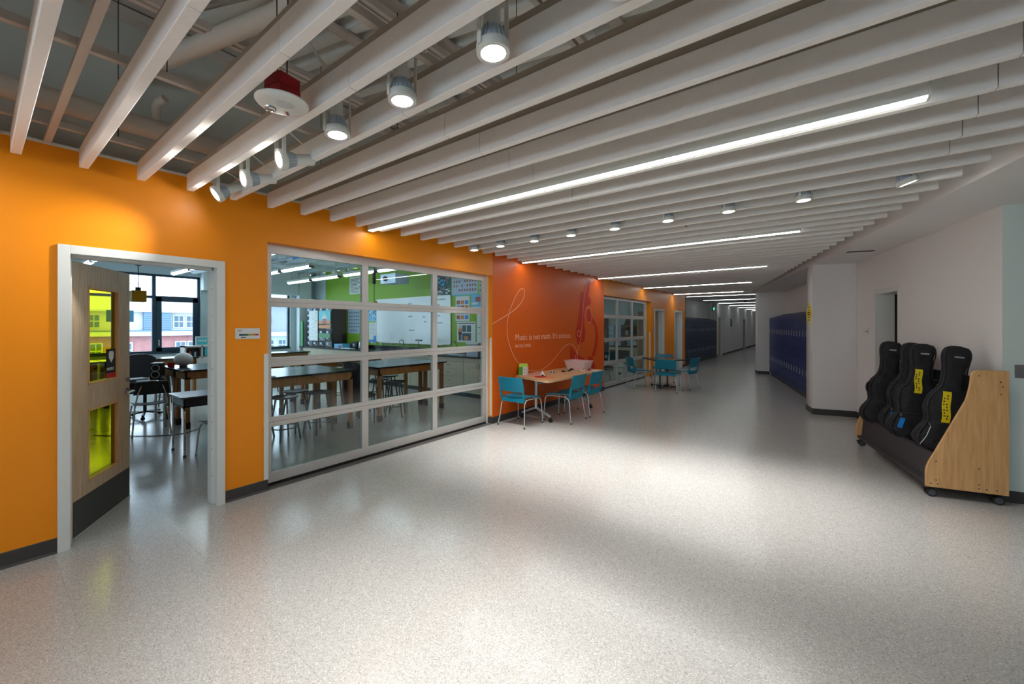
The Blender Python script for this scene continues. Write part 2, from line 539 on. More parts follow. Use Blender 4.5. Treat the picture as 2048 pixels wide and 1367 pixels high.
MIC = [[(8.21, 2.37), (8.32, 2.36), (8.42, 2.53), (8.5, 2.65), (8.67, 2.66), (8.65, 2.55), (8.58, 2.28), (8.71, 2.21), (8.69, 2.1), (8.54, 2.07), (8.42, 2.03), (8.36, 1.87), (8.36, 1.61), (8.42, 1.46), (8.38, 1.25), (8.23, 1.23), (8.15, 1.16), (8.04, 1.2), (8.02, 1.29), (7.95, 1.38), (7.97, 1.52), (8.02, 1.61), (8.15, 2.08), (8.15, 2.22)],
       [(8.585 + .125 * math.cos(t * PI / 8), 1.845 + .16 * math.sin(t * PI / 8)) for t in range(16)],
       [(8.69, 1.84), (8.88, 1.73), (9.03, 1.59), (9.09, 1.38), (9.05, 1.15), (8.94, 0.96), (8.86, 0.85), (8.73, 0.92), (8.86, 1.08), (8.92, 1.27), (8.92, 1.46), (8.86, 1.59), (8.73, 1.69), (8.65, 1.71)],
       [(7.71, 1.16), (7.93, 1.03), (8.38, 0.85), (8.38, 0.79), (7.71, 0.87)],
       [(8.5, 0.78), (8.54, 0.87), (8.65, 0.91), (8.77, 0.87), (8.83, 0.78), (8.97, 0.56), (8.71, 0.48), (8.31, 0.45), (8.34, 0.7)]]
for i, poly in enumerate(MIC): b.prism(poly, .0004, .0014 + i * .0002, 'yz')
b.build('microscope_graphic', 'micro', mu)['label'] = 'red-orange microscope silhouette'
TW = Matrix(((0, 0, 1, 0), (1, 0, 0, 0), (0, 1, 0, 0), (0, 0, 0, 1)))   # text plane -> wall x=0 reading along +y
text_mb('Music is not math. It\u2019s science.', .163, Matrix.Translation((.002, 5.745, 1.345)) @ TW).build('quote_text', 'quote', mu)
text_mb('BRUNO MARS', .078, Matrix.Translation((.002, 5.745, 1.215)) @ TW).build('attribution_text', 'quote', mu)

# ---- upper deck and steelwork above the baffles
dk = MB()
prof = []
x = -11
while x < 14:
    prof += [(x, 4.22), (x + .05, 4.22), (x + .075, 4.30), (x + .15, 4.30), (x + .175, 4.22)]
    x += .2
full = [(p[0], p[1]) for p in prof] + [(14, 4.36), (-11, 4.36)]
dk.at((3, 6, 0), A - PI / 2)
dk.prism(full, -14, 14, 'xz')
tag(dk.build('ceiling', 'deck'), 'painted corrugated steel roof deck above the baffles', 'ceiling', kind='structure')
b = MB()
for x_, z_ in [(.92, 3.62), (1.55, 4.02), (2.9, 3.62), (4.6, 3.62)]:
    jo = thing('roof_joist', 'white painted open web roof joist %s' % {.92: 'nearest the orange wall', 1.55: 'just right of the red alarm box', 2.9: 'above the second spotlight from the top', 4.6: 'above the camera'}[x_], 'joist', (x_, 0, z_), group='open web roof joists')
    h = 4.2 - z_
    MB().box(-.05, -.012, -3, 16, 0, .045).box(.012, .05, -3, 16, 0, .045).build('bottom_chord', 'carrier', jo)
    MB().box(-.05, .05, -3, 16, h - .03, h).build('top_chord', 'carrier', jo)
    y = -2.8; k = 0; wb = MB()
    while y < 15.5 and h > .3:
        wb.tube([(0, y, .02 if k % 2 == 0 else h - .02), (0, y + .6, h - .02 if k % 2 == 0 else .02)], .013, 6)
        y += .6; k += 1
    if wb.v: wb.build('web_rods', 'carrier', jo)
b = MB(); b.at((-.1, 0, 0)); b.box(.0, .12, -6, 16.9, 4.0, 4.06).box(.03, .09, -6, 16.9, 4.09, 4.15)
tag(b.build('trim_2', 'carrier'), 'double steel angle where grey wall meets the roof deck', 'beam', kind='structure')
p1 = thing('sprinkler_pipe', 'large cream painted pipe running along the grey upper wall', 'pipe', (.0, 0, 0))
MB().tube([(.14, -3, 3.135), (.14, 1.46, 3.135)], .075, 20).build('pipe_run', 'steelpipe', p1, smooth=True)
MB().tube([(.14, 1.40, 3.135), (.14, 1.48, 3.135)], .085, 20).build('end_cap', 'steelpipe', p1, smooth=True)
MB().tube([(.14, .86, 3.20), (.14, .86, 3.34), (.22, .90, 3.37)], .03, 12, sub=1).build('branch', 'steelpipe', p1, smooth=True)
p2 = thing('drain_pipe', 'cream painted pipe crossing diagonally under the roof deck', 'pipe', (0, 0, 0))
MB().tube([(-.1, .76, 3.62), (1.62, 1.22, 3.62)], .062, 20).build('pipe_run', 'steelpipe', p2, smooth=True)
MB().tube([(1.55, 1.20, 3.62), (1.66, 1.23, 3.62)], .075, 20).build('coupling', 'steelpipe', p2, smooth=True)
# suspension channels parallel to the wall
for k, x_ in enumerate([.30, 1.52, 2.74, 3.96]):
    c_ = thing('suspension_channel', 'white channel carrying the baffles, %s from the orange wall' % ORD[k + 1], 'channel', (x_, 0, 2.905), group='channels carrying the baffles')
    MB().box(-.018, .018, -.9, 16.3, 0, .04).build('rail', 'carrier', c_, bevel=.002)
    for y in (-.3, .62, 2.1, 3.4, 5.5, 7.5):
        MB().tube([(0, y, .04), (0, y, 1.3)], .0028, 5).build('hanger_wire', 'black', c_)
cs = thing('cross_channel', 'pinkish white cross channel between the first two baffles', 'channel', (0, .305, 2.872))
MB().box(.0, 6, -.018, .018, 0, .028).build('rail', 'carrier', cs)

# ---- baffles
EDGE = lambda y: 5.339 - (y - 4.114) * .24367
PITCH = .3088
NB = 53
LY = [2.827 + 3.088 * k for k in range(5)]
def baffle_label(i, y):
    if i < 0: return 'white ceiling baffle beyond the left edge of the photo, %s one out' % ORD[-i]
    if y < LY[0]: return 'white ceiling baffle, %s from the left edge of the photo' % ORD[i + 1]
    k = max(j for j in range(5) if LY[j] < y)
    n = 1
    while LY[k] < y - n * PITCH: n += 1
    return 'white ceiling baffle, %s one beyond the %s strip light' % (ORD[n], ORD[k + 1])
for i in range(-3, NB):
    y = .14 + PITCH * i
    xe = EDGE(y) - .12
    t = thing('ceiling_baffle', baffle_label(i, y), 'baffle', (0, y, 2.727), group='white ceiling baffles')
    cuts = [.095]
    nx = 2.52
    while nx < xe - .3:
        cuts.append(nx); nx += 2.44
    cuts.append(xe)
    for a, b_ in zip(cuts[:-1], cuts[1:]):
        MB().box(a + (.0015 if a > .1 else 0), b_ - .0015, 0, .047, 0, .135).build('baffle_panel', 'baffle', t, bevel=.003 if i < 14 else 0)
    MB().box(.16, xe - .06, .012, .035, .135, .178).build('top_channel', 'channel', t)

# ---- bulkhead, soffit and flat ceilings on the right
b = MB()
e0 = (EDGE(-6), -6); e1 = (EDGE(16.3), 16.3)
n_ = Vector((.9716, .2367))
b.add([(e0[0], e0[1], 2.78), (e1[0], e1[1], 2.78), (e1[0] + .1, e1[1], 2.78), (e0[0] + .1, e0[1], 2.78),
       (e0[0], e0[1], 4.25), (e1[0], e1[1], 4.25), (e1[0] + .1, e1[1], 4.25), (e0[0] + .1, e0[1], 4.25)],
      [(0, 1, 2, 3), (4, 7, 6, 5), (0, 4, 5, 1), (3, 2, 6, 7), (0, 3, 7, 4), (1, 5, 6, 2)])
tag(b.build('wall_bulkhead', 'white'), 'white bulkhead face behind the right ends of the baffles', 'wall', kind='structure')
b = MB(); b.prism([(EDGE(-6), -6), (12, -6), (12, 16.3), (EDGE(16.3), 16.3)], 2.70, 2.78, 'xy')
tag(b.build('ceiling_soffit', 'white'), 'smooth white soffit along the right side', 'ceiling', kind='structure')
b = MB(); b.box(-.6, 12, 16.3, 46, 2.76, 2.86); b.box(-.6, 12, 16.2, 16.3, 2.86, 4.25)
tag(b.build('ceiling_corridor', 'white'), 'flat white ceiling of the far corridor', 'ceiling', kind='structure')

# ---- right side walls (angled)
def wall_poly(name, pts, z0, z1, m, label, th=.2, side=1):
    b = MB()
    for (a, c) in zip(pts[:-1], pts[1:]):
        a = Vector(a); c = Vector(c); d = (c - a).normalized(); n = Vector((d.y, -d.x)) * th * side
        q = [a, c, c + n, a + n]
        b.prism([tuple(p) for p in q], z0, z1, 'xy')
    return tag(b.build(name, m), label, 'wall', kind='structure')
PR = ru(3.755); PC = (PR[0] - V[0] * .625, PR[1] - V[1] * .625); PL = (PC[0] + U[0] * .467, PC[1] + U[1] * .467)
NL = ru(0, .29, PL)
wall_poly('wall_right', [W0, ru(2.07)], 0, 2.70, 'white', 'white wall behind the instrument rack', side=1)
wall_poly('wall_right_doorhead', [ru(2.07), ru(2.93)], 2.09, 2.70, 'white', 'white wall above the right hand doorway')
wall_poly('wall_right_beyond', [ru(2.93), PR], 0, 2.70, 'white', 'white wall between the doorway and the pillar')
wall_poly('wall_pillar', [PR, PC], 0, 2.70, 'white', 'white frontal face of the pillar', th=.3)
wall_poly('wall_pillar_side', [ru(.30, 0, PC), PL, NL], 0, 2.70, 'white', 'narrow left face of the pillar', th=.28)
LS = (2.928, 15.70); LOCK0 = ru(-4.60 , 0, LS)
q0 = ru(.42 - .0, .42, NL); 
wall_poly('wall_locker_right', [ru(0, .40, NL), ru(6.6, .40, NL)], 0, 2.70, 'white', 'pale wall above the blue right hand lockers')
A2 = (2.56, 15.80)
A2 = (2.585, 15.72)
wall_poly('wall_corridor_face', [ru(0, .95, A2), A2], 0, 2.75, 'white', 'white end wall beyond the right hand lockers', th=.2)
A3 = ru(.55, 0, A2)
wall_poly('wall_corridor_right', [ru(.2, 0, A2), A3, (A3[0], 45.9)], 0, 2.78, 'white', 'white right wall of the far corridor', th=.2)
wall_poly('wall_near_right', [ru(-.0015, 6.6), ru(-.0015, .0012)], 0, 2.70, 'greenwhite', 'pale green wall at the right edge', th=.2)
tag(MB().box(12, 12.1, -6, 8, 0, 4.25).build('wall_far_right', 'white'), 'side wall right of the camera, out of view', 'wall', kind='structure')
tag(MB().box(-.2, .8, -6.1, -6, 0, 4.25).box(7.6, 12, -6.1, -6, 0, 4.25).box(.8, 7.6, -6.1, -6, 0, .9).box(.8, 7.6, -6.1, -6, 2.2, 4.25).build('wall_behind', 'white'), 'wall behind the camera with an added long window, out of view', 'wall', kind='structure')
wn = thing('window_3', 'long window added in the wall behind the camera to light the baffles, out of view', 'window', (0, -6.05, 0), kind='structure')  # unseen window, added so daylight reaches the sides of the baffles
for xa in (.8, 2.5, 4.2, 5.9):
    MB().box(xa, xa + .06, -.04, .04, .9, 2.2).build('mullion', 'winframe', wn)
    MB().box(xa + .06, xa + 1.7, -.04, .04, .9, .96).box(xa + .06, xa + 1.7, -.04, .04, 2.14, 2.2).build('rail', 'winframe', wn)
    MB().box(xa + .06, xa + 1.7, -.004, .004, .96, 2.14).build('pane', 'winglass', wn)
def basepoly(name, pts, label):
    b = MB()
    for (a, c) in zip(pts[:-1], pts[1:]):
        a = Vector(a); c = Vector(c); d = (c - a).normalized(); n = Vector((-d.y, d.x)) * .007
        b.prism([tuple(a - d * .006), tuple(c + d * .006), tuple(c + n + d * .006), tuple(a + n - d * .006)], 0, .106, 'xy')
    tag(b.build(name, 'base'), label, 'baseboard', kind='structure')
basepoly('baseboard_right', [ru(0, 6.5), W0, ru(2.03)], 'charcoal rubber base behind the instrument rack')
basepoly('baseboard_pillar', [ru(2.96), PR, PC, PL], 'charcoal rubber base around the pillar')
basepoly('baseboard_corridor_face', [ru(0, .34, A2), A2, A3, (A3[0], 45.7)], 'charcoal rubber base at the corridor mouth')

# ---- classroom shell behind the left wall
def st(name, b, m, label, cat='wall'): return tag(b.build(name, m), label, cat, kind='structure')
GY = 7.25
st('wall_classroom_green', MB().box(-9.2, -T, GY, GY + .12, 0, 3.6), 'green', 'lime green classroom wall with whiteboard and posters')
st('wall_classroom_corner', MB().box(-10.2, -9.2, GY, GY + .12, 0, 3.6), 'roomgrey', 'grey strip of wall beside the lime green wall')
b = MB()
WX = -10.0
for y0, y1, z0, z1 in [(-2.2, 7.37, 0, .86), (-2.2, 7.37, 3.0, 3.6), (3.95, 4.45, .86, 3.0), (6.45, 7.37, .86, 3.0), (-2.2, -.2, .86, 3.0)]:
    b.box(WX - .22, WX, y0, y1, z0, z1)
st('wall_classroom_window', b, 'roomgrey', 'cool grey window wall of the classroom')
st('wall_classroom_rear', MB().box(-10.2, -T, -2.3, -2.2, 0, 3.6), 'roomgrey', 'grey classroom wall behind the open door, out of view')
st('ceiling_classroom', MB().box(-10.2, -T, -2.3, 7.37, 3.42, 3.5), 'roomwhite', 'pale painted ceiling of the classroom', 'ceiling')
st('wall_classroom_pilaster', MB().box(WX, WX + .28, 6.62, 7.02, 0, 3.42), 'roomwhite', 'pale pilaster right of the classroom windows')
# room behind second glazed door
st('wall_workroom_back', MB().box(-6, -T, 15.05, 15.15, 0, 3.6), 'roomgrey', 'pale grey wall of the second room')
st('wall_workroom_left', MB().box(-6.1, -6, GY + .12, 15.15, 0, 3.6), 'roomgrey', 'side wall of the second room')
st('ceiling_workroom', MB().box(-6.1, -T, GY + .12, 16.9, 3.3, 3.38), 'roomwhite', 'ceiling of the second room', 'ceiling')
b = MB().box(-1.6, -1.5, 15.15, 22.9, 0, 3.3)
st('wall_side_room', b, 'roomwhite', 'pale blue lit wall inside the far doorway')

# ---- classroom windows
def window(n, y0, y1, mull, label, sash=None):
    w = thing('window_%d' % n, label, 'window', (WX - .1, 0, 0), kind='structure')
    z0, z1, zt = .86, 3.0, 2.38
    f = MB()
    f.box(-.04, .04, y0, y0 + .06, z0, z1).box(-.04, .04, y1 - .06, y1, z0, z1).box(-.04, .04, y0, y1, z0, z0 + .06).box(-.04, .04, y0, y1, z1 - .06, z1)
    f.build('window_frame', 'winframe', w, bevel=.004)
    MB().box(-.035, .035, y0, y1, zt - .035, zt + .035).build('transom', 'winframe', w)
    for m_ in mull: MB().box(-.045, .045, m_ - .04, m_ + .04, z0, z1).build('mullion', 'winframe', w)
    ys = [y0] + list(mull) + [y1]
    for a, c in zip(ys[:-1], ys[1:]):
        for za, zb in ((z0, zt), (zt, z1)):
            MB().box(-.004, .004, a + .03, c - .03, za + .03, zb - .03).build('pane', 'winglass', w)
    if sash:
        for a, c in sash:
            g = MB()
            g.box(.02, .06, a, a + .12, z0 + .05, zt).box(.02, .06, c - .12, c, z0 + .05, zt).box(.02, .06, a, c, z0 + .05, z0 + .15).box(.02, .06, a, c, zt - .12, zt)
            g.build('sash', 'winframe', w, bevel=.004)
            MB().box(.06, .085, a + .04, a + .07, 1.05, 1.22).build('handle', 'steel', w)
    MB().box(.05, .14, y0, y1, z0 - .02, z0 + .012).build('sill', 'winframe', w)
    return w
window(1, -.2, 3.95, [.95, 2.93], 'dark framed classroom window seen through the open door', [(2.97, 3.90)])
window(2, 4.45, 6.45, [], 'dark framed classroom window seen through the glazed door')
# ceiling bulkhead over windows
st('trim_3', MB().box(WX, WX + .25, 3.95, 6.6, 2.62, 3.42), 'roomwhite', 'pale soffit box above the second classroom window', 'trim')
# ================================================================== DOORS IN THE LEFT WALL
def door_frame(name, y0, y1, z1, label, depth=T, face=.062):
    """white steel frame; y0,y1 = clear opening"""
    d = thing(name, label, 'door', (0, 0, 0), kind='structure')
    for s, y in ((-1, y0), (1, y1)):
        b = MB()
        ya, yb = (y - face, y) if s < 0 else (y, y + face)
        b.box(-.0, .016, ya, yb, 0, z1 + face)
        yc, yd = (y - .02, y) if s < 0 else (y, y + .02)
        b.box(-depth - .012, 0, yc, yd, 0, z1)
        ye, yf = (y - .02, y + .016) if s < 0 else (y - .016, y + .02)
        b.box(-depth + .02, -.075, ye, yf, 0, z1)
        b.build('jamb', 'trim', d, bevel=.002)
    b = MB().box(0, .016, y0, y1, z1, z1 + face).box(-depth - .012, 0, y0, y1, z1, z1 + .02).box(-depth + .02, -.075, y0, y1, z1 - .016, z1)
    b.build('head', 'trim', d, bevel=.002)
    sc_ = MB()
    for k in range(8):
        z = .25 + k * .24
        sc_.box(-.0745, -.0735, y1 - .014, y1 - .008, z, z + .006)
        sc_.box(-.04, -.036, y0 - .0005, y0 + .0008, z, z + .006)
    sc_.build('frame_screws', 'black', d)
    return d
d1 = door_frame('door_1', .415, 1.305, 2.118, 'white framed doorway with an open maple door with yellow glass')
# open leaf, hinged at the left jamb, swinging into the classroom
leaf = thing('door_leaf', 'open maple door leaf with two yellow glass panels and dark kick plate', 'door leaf', (-.135, .437, .012), R(150 - 0))
leaf.rotation_euler.z = math.atan2(.43, -.715)
L_, H_, TH = .86, 2.075, .044
# local: x along leaf from hinge, y thickness (towards corridor side = -y ... leaf front seen)
def leafpart(name, m, boxes, bevel=0, lab=None):
    b = MB()
    for q in boxes: b.box(*q)
    o = b.build(name, m, leaf, bevel=bevel)
    if lab: o['label'] = lab
    return o
gx0, gx1 = .20, .665
leafpart('leaf_frame', 'mapledoor', [(0, gx0, 0, TH, 0, H_), (gx1, L_, 0, TH, 0, H_), (gx0, gx1, 0, TH, 0, .36), (gx0, gx1, 0, TH, .93, 1.12), (gx0, gx1, 0, TH, 1.90, H_)], .0015)
for z0, z1 in ((.36, .93), (1.12, 1.90)):
    b = MB()
    b.box(gx0, gx0 + .018, -.004, TH + .004, z0, z1).box(gx1 - .018, gx1, -.004, TH + .004, z0, z1).box(gx0, gx1, -.004, TH + .004, z0, z0 + .018).box(gx0, gx1, -.004, TH + .004, z1 - .018, z1)
    b.build('glazing_bead', 'maple', leaf, bevel=.002)
    MB().box(gx0 + .01, gx1 - .01, .019, .025, z0 + .01, z1 - .01).build('glass_pane', 'yglass', leaf)
leafpart('kick_plate', 'base', [(.012, L_ - .012, -.0025, TH + .0025, .008, .27)], 0, 'dark grey kick plate')
leafpart('hinge_edge', 'maple', [(-.002, 0, 0, TH, 0, H_)])
leafpart('door_sweep', 'alu', [(.01, L_ - .01, -.008, TH + .008, -.008, .006)])
for z in (.2, 1.02, 1.85):
    leafpart('hinge', 'steel', [(-.004, -.001, .004, TH - .004, z, z + .115)])
for s in (-1, 1):
    y = -.001 if s < 0 else TH + .001
    b = MB()
    b.tube([(L_ - .062, y, .985), (L_ - .062, y + s * .055, .985)], .012, 10)
    b.tube([(L_ - .062, y + s * .055, .985), (L_ - .19, y + s * .055, .982)], .009, 8)
    b.tube([(L_ - .062, y, .985), (L_ - .062, y + s * .008, .985)], .03, 16)
    b.build('lever_handle', 'steel', leaf, smooth=True)
    b = MB(); b.tube([(L_ - .062, y, 1.09), (L_ - .062, y + s * .02, 1.09)], .018, 12)
    b.build('lock_cylinder', 'steel', leaf, smooth=True)
ms = thing('mask_sign', 'small black and red MASKS sign taped to the yellow door glass', 'sign')
ms.parent = None
ms.location = leaf.location; ms.rotation_euler = leaf.rotation_euler
b = MB().box(.497, .645, .0145, .0165, 1.14, 1.39); b.build('board', 'ink', ms)
MB().box(.497, .645, .0135, .0144, 1.14, 1.18).build('red_band', 'redpaper', ms)
MB().prism([(.545, 1.37), (.60, 1.37), (.615, 1.35), (.61, 1.31), (.574, 1.27), (.538, 1.31), (.533, 1.35)], .0135, .0144, 'xz').build('mask_shape', 'paper', ms)
FLIP = Matrix(((-1, 0, 0, 0), (0, 0, 1, 0), (0, 1, 0, 0), (0, 0, 0, 1)))
text_mb('MASKS', .036, Matrix.Translation((.504, .014, 1.205)) @ Matrix.Rotation(PI / 2, 4, 'X'), sx=1.05).build('lettering', 'paper', ms)

# room sign 303
rs_ = thing('room_sign', 'small white 303 room sign with a rainbow stripe beside the doorway', 'sign', (.001, 1.449, 1.478))
MB().box(0, .008, 0, .205, 0, .101).build('plate', 'trim', rs_, bevel=.0015)
cols = [(20, 70, 90), (18, 90, 110), (40, 90, 70), (130, 140, 60), (190, 150, 50), (180, 100, 60), (150, 70, 70)]
for i, c in enumerate(cols):
    M['st%d' % i] = mat('sign_stripe_%d' % (i + 1), c, .5)
    MB().box(.0081, .0088, .03 + i * .0232, .03 + (i + 1) * .0232, .031, .049).build('stripe', 'st%d' % i, rs_)
text_mb('303', .026, Matrix.Translation((.0085, .014, .070)) @ TW, .0003).build('number', 'base', rs_)
MB().box(.0081, .0088, .045, .085, .012, .019).build('small_print', 'base', rs_)

# ---- sectional glazed doors
def sectional(name, ys, label, zt=2.43, xp=-.12):
    d = thing(name, label, 'glazed door', (xp, 0, 0), kind='structure')
    y0, y1 = ys[0], ys[-1]
    zs = [.03, .635, 1.235, 1.84, zt]
    hw = .0425
    for i in range(4):
        a, c = zs[i] + .0015, zs[i + 1] - .0015
        bt = .095 if i == 0 else .045
        MB().box(-.022, .022, y0 - hw, y1 + hw, a, a + bt).build('bottom_rail' if i == 0 else 'section_rail', 'alu', d, bevel=.002)
        MB().box(-.022, .022, y0 - hw, y1 + hw, c - (.10 if i == 3 else .045), c).build('top_rail' if i == 3 else 'section_rail', 'alu', d, bevel=.002)
        for y in ys:
            MB().box(-.0225, .0225, y - hw, y + hw, a + bt, c - (.10 if i == 3 else .045)).build('stile', 'alu', d, bevel=.002)
        for ya, yb in zip(ys[:-1], ys[1:]):
            MB().box(-.003, .003, ya + hw - .006, yb - hw + .006, a + bt - .006, c - (.10 if i == 3 else .045) + .006).build('glass_pane', 'glass', d)
    MB().box(-.02, .02, y0 - hw, y1 + hw, .001, .03).build('bottom_seal', 'black', d)
    return d
G1 = sectional('door_2', [1.758, 2.857, 3.973, 5.040], 'large sectional glazed door of the classroom, twelve panes')
G2 = sectional('door_3', [9.43, 10.49, 11.57, 12.64], 'far sectional glazed door beyond the mural, twelve panes', 2.385)
def sill_head(y0, y1, z):
    b = MB().box(-T, -.155, y0, y1, z - .02, z + .10)
    return b
tg = MB().box(-.14, -.088, 5.086, 5.1255, 0, 2.42).build('trim_4', 'trim', bevel=.003); tag(tg, 'full height guide post at the right edge of the glazed door', 'trim', kind='structure')
tg = MB().box(-.14, -.088, 12.69, 12.73, 0, 2.36).build('trim_5', 'trim', bevel=.003); tag(tg, 'full height guide post of the far glazed door', 'trim', kind='structure')
tg = MB().box(0.0, .012, 1.690, 1.726, .11, 1.33).box(-.10, .012, 1.7251, 1.730, .11, 1.33).build('trim_6', 'trim', bevel=.003); tag(tg, 'white corner guard left of the large glazed door', 'trim', kind='structure')
b = MB().prism([(-.055, .13), (-.012, .13), (-.012, 1.38), (-.02, 1.41), (-.045, 1.41), (-.055, 1.38)], 5.118, 5.1255, 'xz')
tag(b.build('trim_7', 'trim', bevel=.003), 'round topped white corner guard beside the mural', 'trim', kind='structure')
b = MB().prism([(-.055, .13), (-.012, .13), (-.012, 1.38), (-.02, 1.41), (-.045, 1.41), (-.055, 1.38)], 12.883, 12.8895, 'xz')
tag(b.build('trim_8', 'trim', bevel=.003), 'white corner guard right of the far glazed door', 'trim', kind='structure')
b = MB().box(-.19, .008, 1.725, 5.1, -.001, .0012)
tag(b.build('trim_9', 'aludark'), 'flat threshold under the large glazed door', 'threshold', kind='structure')

# ---- far doorways on the left wall
dA = door_frame('door_4', 13.26, 14.16, 2.09, 'first narrow doorway beyond the far glazed door, maple door ajar')
b = MB().at((-.19, 14.15, .01), R(180 + 62)); b.box(0, .86, -.044, 0, 0, 2.07); b.build('leaf', 'mapledoor', dA)
b = MB().at((-.19, 14.15, .01), R(180 + 62)); b.box(.2, .5, -.05, .006, 1.1, 1.85); b.build('glass_pane', 'housewin', dA)
dB = door_frame('door_5', 15.51, 16.40, 2.10, 'second narrow doorway, next to the far corner of the orange wall')
b = MB().at((-.19, 16.38, .01), R(180 + 78)); b.box(0, .86, -.044, 0, 0, 2.07); b.build('leaf', 'bin', dB)  # pale blue leaf colour imitates the light falling on the door
b = MB().at((-.19, 16.38, .01), R(180 + 78)); b.box(.76, .82, -.09, -.044, .95, 1.1); b.build('lever_handle', 'black', dB)
dC = door_frame('door_6', 23.31, 24.24, 2.04, 'maple door set in the white corridor wall after the lockers')
MB().box(-.12, -.075, 23.31, 24.24, .01, 2.03).build('leaf', 'mapledoor', dC)
dD = door_frame('door_7', 31.63, 32.44, 2.04, 'farthest doorway of the white corridor wall')
MB().box(-.12, -.075, 31.63, 32.44, .01, 2.03).build('leaf', 'base', dD)
for nm, y, z, lab in (('wall_plate', 13.08, 1.40, 'small grey sign plate left of the first narrow doorway'), ('wall_plate', 16.62, 1.52, 'small white switch plate near the far corner of the orange wall'),):
    t = thing(nm, lab, 'plate', (.001, y, z))
    MB().box(0, .01, 0, .12, 0, .14).build('plate', 'silver', t, bevel=.002)
    MB().box(.01, .012, .02, .10, .03, .06).build('legend', 'brownprint', t)
ex = thing('exit_sign', 'small green lit EXIT sign above the left hand lockers', 'sign', (.02, 21.25, 2.45))
ex.location = (.05, 21.9, 2.33); ex.rotation_euler = (0, 0, PI / 2)
MB().box(-.17, .17, -.02, .02, 0, .21).build('housing', 'base', ex)
MB().box(-.02, .02, -.02, .02, .21, .40).build('stem', 'base', ex)
text_mb('EXIT', .17, Matrix.Translation((-.165, -.021, .04)) @ Matrix.Rotation(PI / 2, 4, 'X'), sx=.92).build('lettering', 'exitgreen', ex)

# ---- strip lights
def strip(y, x0, x1, label, z=2.715, hang=True, h=.095, w=.026):
    t = thing('strip_light', label, 'ceiling light', (x0, y, z), group='long linear ceiling lights')
    L = x1 - x0
    MB().box(0, L, -.031, .031, .006, h).build('housing', 'lampwhite', t, bevel=.002)
    MB().box(.012, L - .012, -w, w, .0, .0065).build('diffuser', 'strip' if hang else 'strip_far', t)
    for a in (0, L - .012):
        MB().box(a, a + .012, -.033, .033, -.001, h + .001).build('end_cap', 'lampwhite', t)
    if hang:
        k = 0.6
        while k < L:
            MB().tube([(k, 0, h), (k, 0, h + .9)], .002, 5).build('hanger_wire', 'silver', t)
            k += 1.5
    return t
XR = [4.72, 4.10, 3.48, 2.86, 2.25]
for k in range(5):
    strip(LY[k], .045, XR[k], 'long white strip light, %s from the camera' % ORD[k + 1])
for k, (y, x0) in enumerate([(17.25, -.05), (20.2, -.05), (23.25, .02), (26.3, .02), (29.5, .02), (32.7, .02), (35.9, .02), (39.0, .02)]):
    strip(y, x0, 2.25 if k else 2.4, 'strip light of the flat corridor ceiling, %s beyond the baffles' % ORD[k + 1], 2.748, False, .011, .014)
for k in range(1, 3):
    strip(LY[0] - 3.088 * k, .045, 5.2, 'strip light behind the camera, %s one back' % ORD[k])

# ---- track spotlights
def spotlight(loc, label, yaw=0.0, tilt=0.0, rz=0.0, group='white track spotlights', power=1.0, big=True):
    """loc = centre of lens; tilt=0 points straight down; yaw turns the tilt direction"""
    t = thing('track_spotlight', label, 'spotlight', loc, rz, group)
    Rm = Matrix.Rotation(yaw - rz, 4, 'Z') @ Matrix.Rotation(-tilt, 4, 'Y')   # tilt swings the beam towards +x of yaw
    n = 28
    def part(name, prof, m, sm=True, closed=False):
        b = MB(); b.T = Rm; b.lathe(prof, n=n, closed=closed); return b.build(name, m, t, smooth=sm)
    part('lens', [(.001, -.006), (.049, -.006), (.049, 0), (.001, 0)], 'lens')
    part('trim_ring', [(.050, -.010), (.0655, -.010), (.067, -.006), (.067, .022), (.062, .030), (.030, .030), (.030, .002), (.050, .001)], 'lampwhite', True, True)
    part('neck', [(.028, .029), (.054, .029), (.035, .092), (.028, .092)], 'fins')
    b = MB(); b.T = Rm
    for k in range(18):
        a = 2 * PI * k / 18
        ca, sa = math.cos(a), math.sin(a)
        p = [(.052, .029), (.061, .031), (.041, .092), (.033, .092)]
        q = .0018
        vs = [(r * ca - s_ * sa, r * sa + s_ * ca, z) for s_ in (-q, q) for r, z in p]
        b.add(vs, [(3, 2, 1, 0), (4, 5, 6, 7), (0, 1, 5, 4), (1, 2, 6, 5), (2, 3, 7, 6), (3, 0, 4, 7)])
    b.build('cooling_fins', 'fins', t)
    part('lamp_body', [(.001, .090), (.036, .090), (.037, .205), (.033, .212), (.001, .212)], 'lampwhite')
    for s in (-1, 1):
        MB().box(-.012, .012, s * .071 - .002, s * .071 + .002, .0, .252).build('yoke_arm', 'lampwhite', t, bevel=.0008)
    MB().box(-.014, .014, -.073, .073, .252, .257).build('yoke_bridge', 'lampwhite', t)
    MB().box(-.05, .05, -.03, .03, .257, .285).build('track_adapter', 'lampwhite', t, bevel=.002)
    top = Rm @ Vector((0, 0, .212))
    MB().tube([tuple(top), tuple(top + Vector((.03, .04, .04))), (.09, .10, .22), (.10, .04, .26), (.03, .0, .265)], .0035, 6, sub=2).build('cable', 'lampwhite', t, smooth=True)
    ld = bpy.data.lights.new('spot', 'SPOT')
    ld.energy = SPOT_W * power; ld.spot_size = R(74); ld.spot_blend = 1.0; ld.shadow_soft_size = .045
    ld.color = (1.0, .98, .95)
    lo = bpy.data.objects.new('lamp_light', ld); COL.objects.link(lo); lo.parent = t
    lo.matrix_local = Matrix.Translation(Rm @ Vector((0, 0, -.02))) @ Rm
    return t

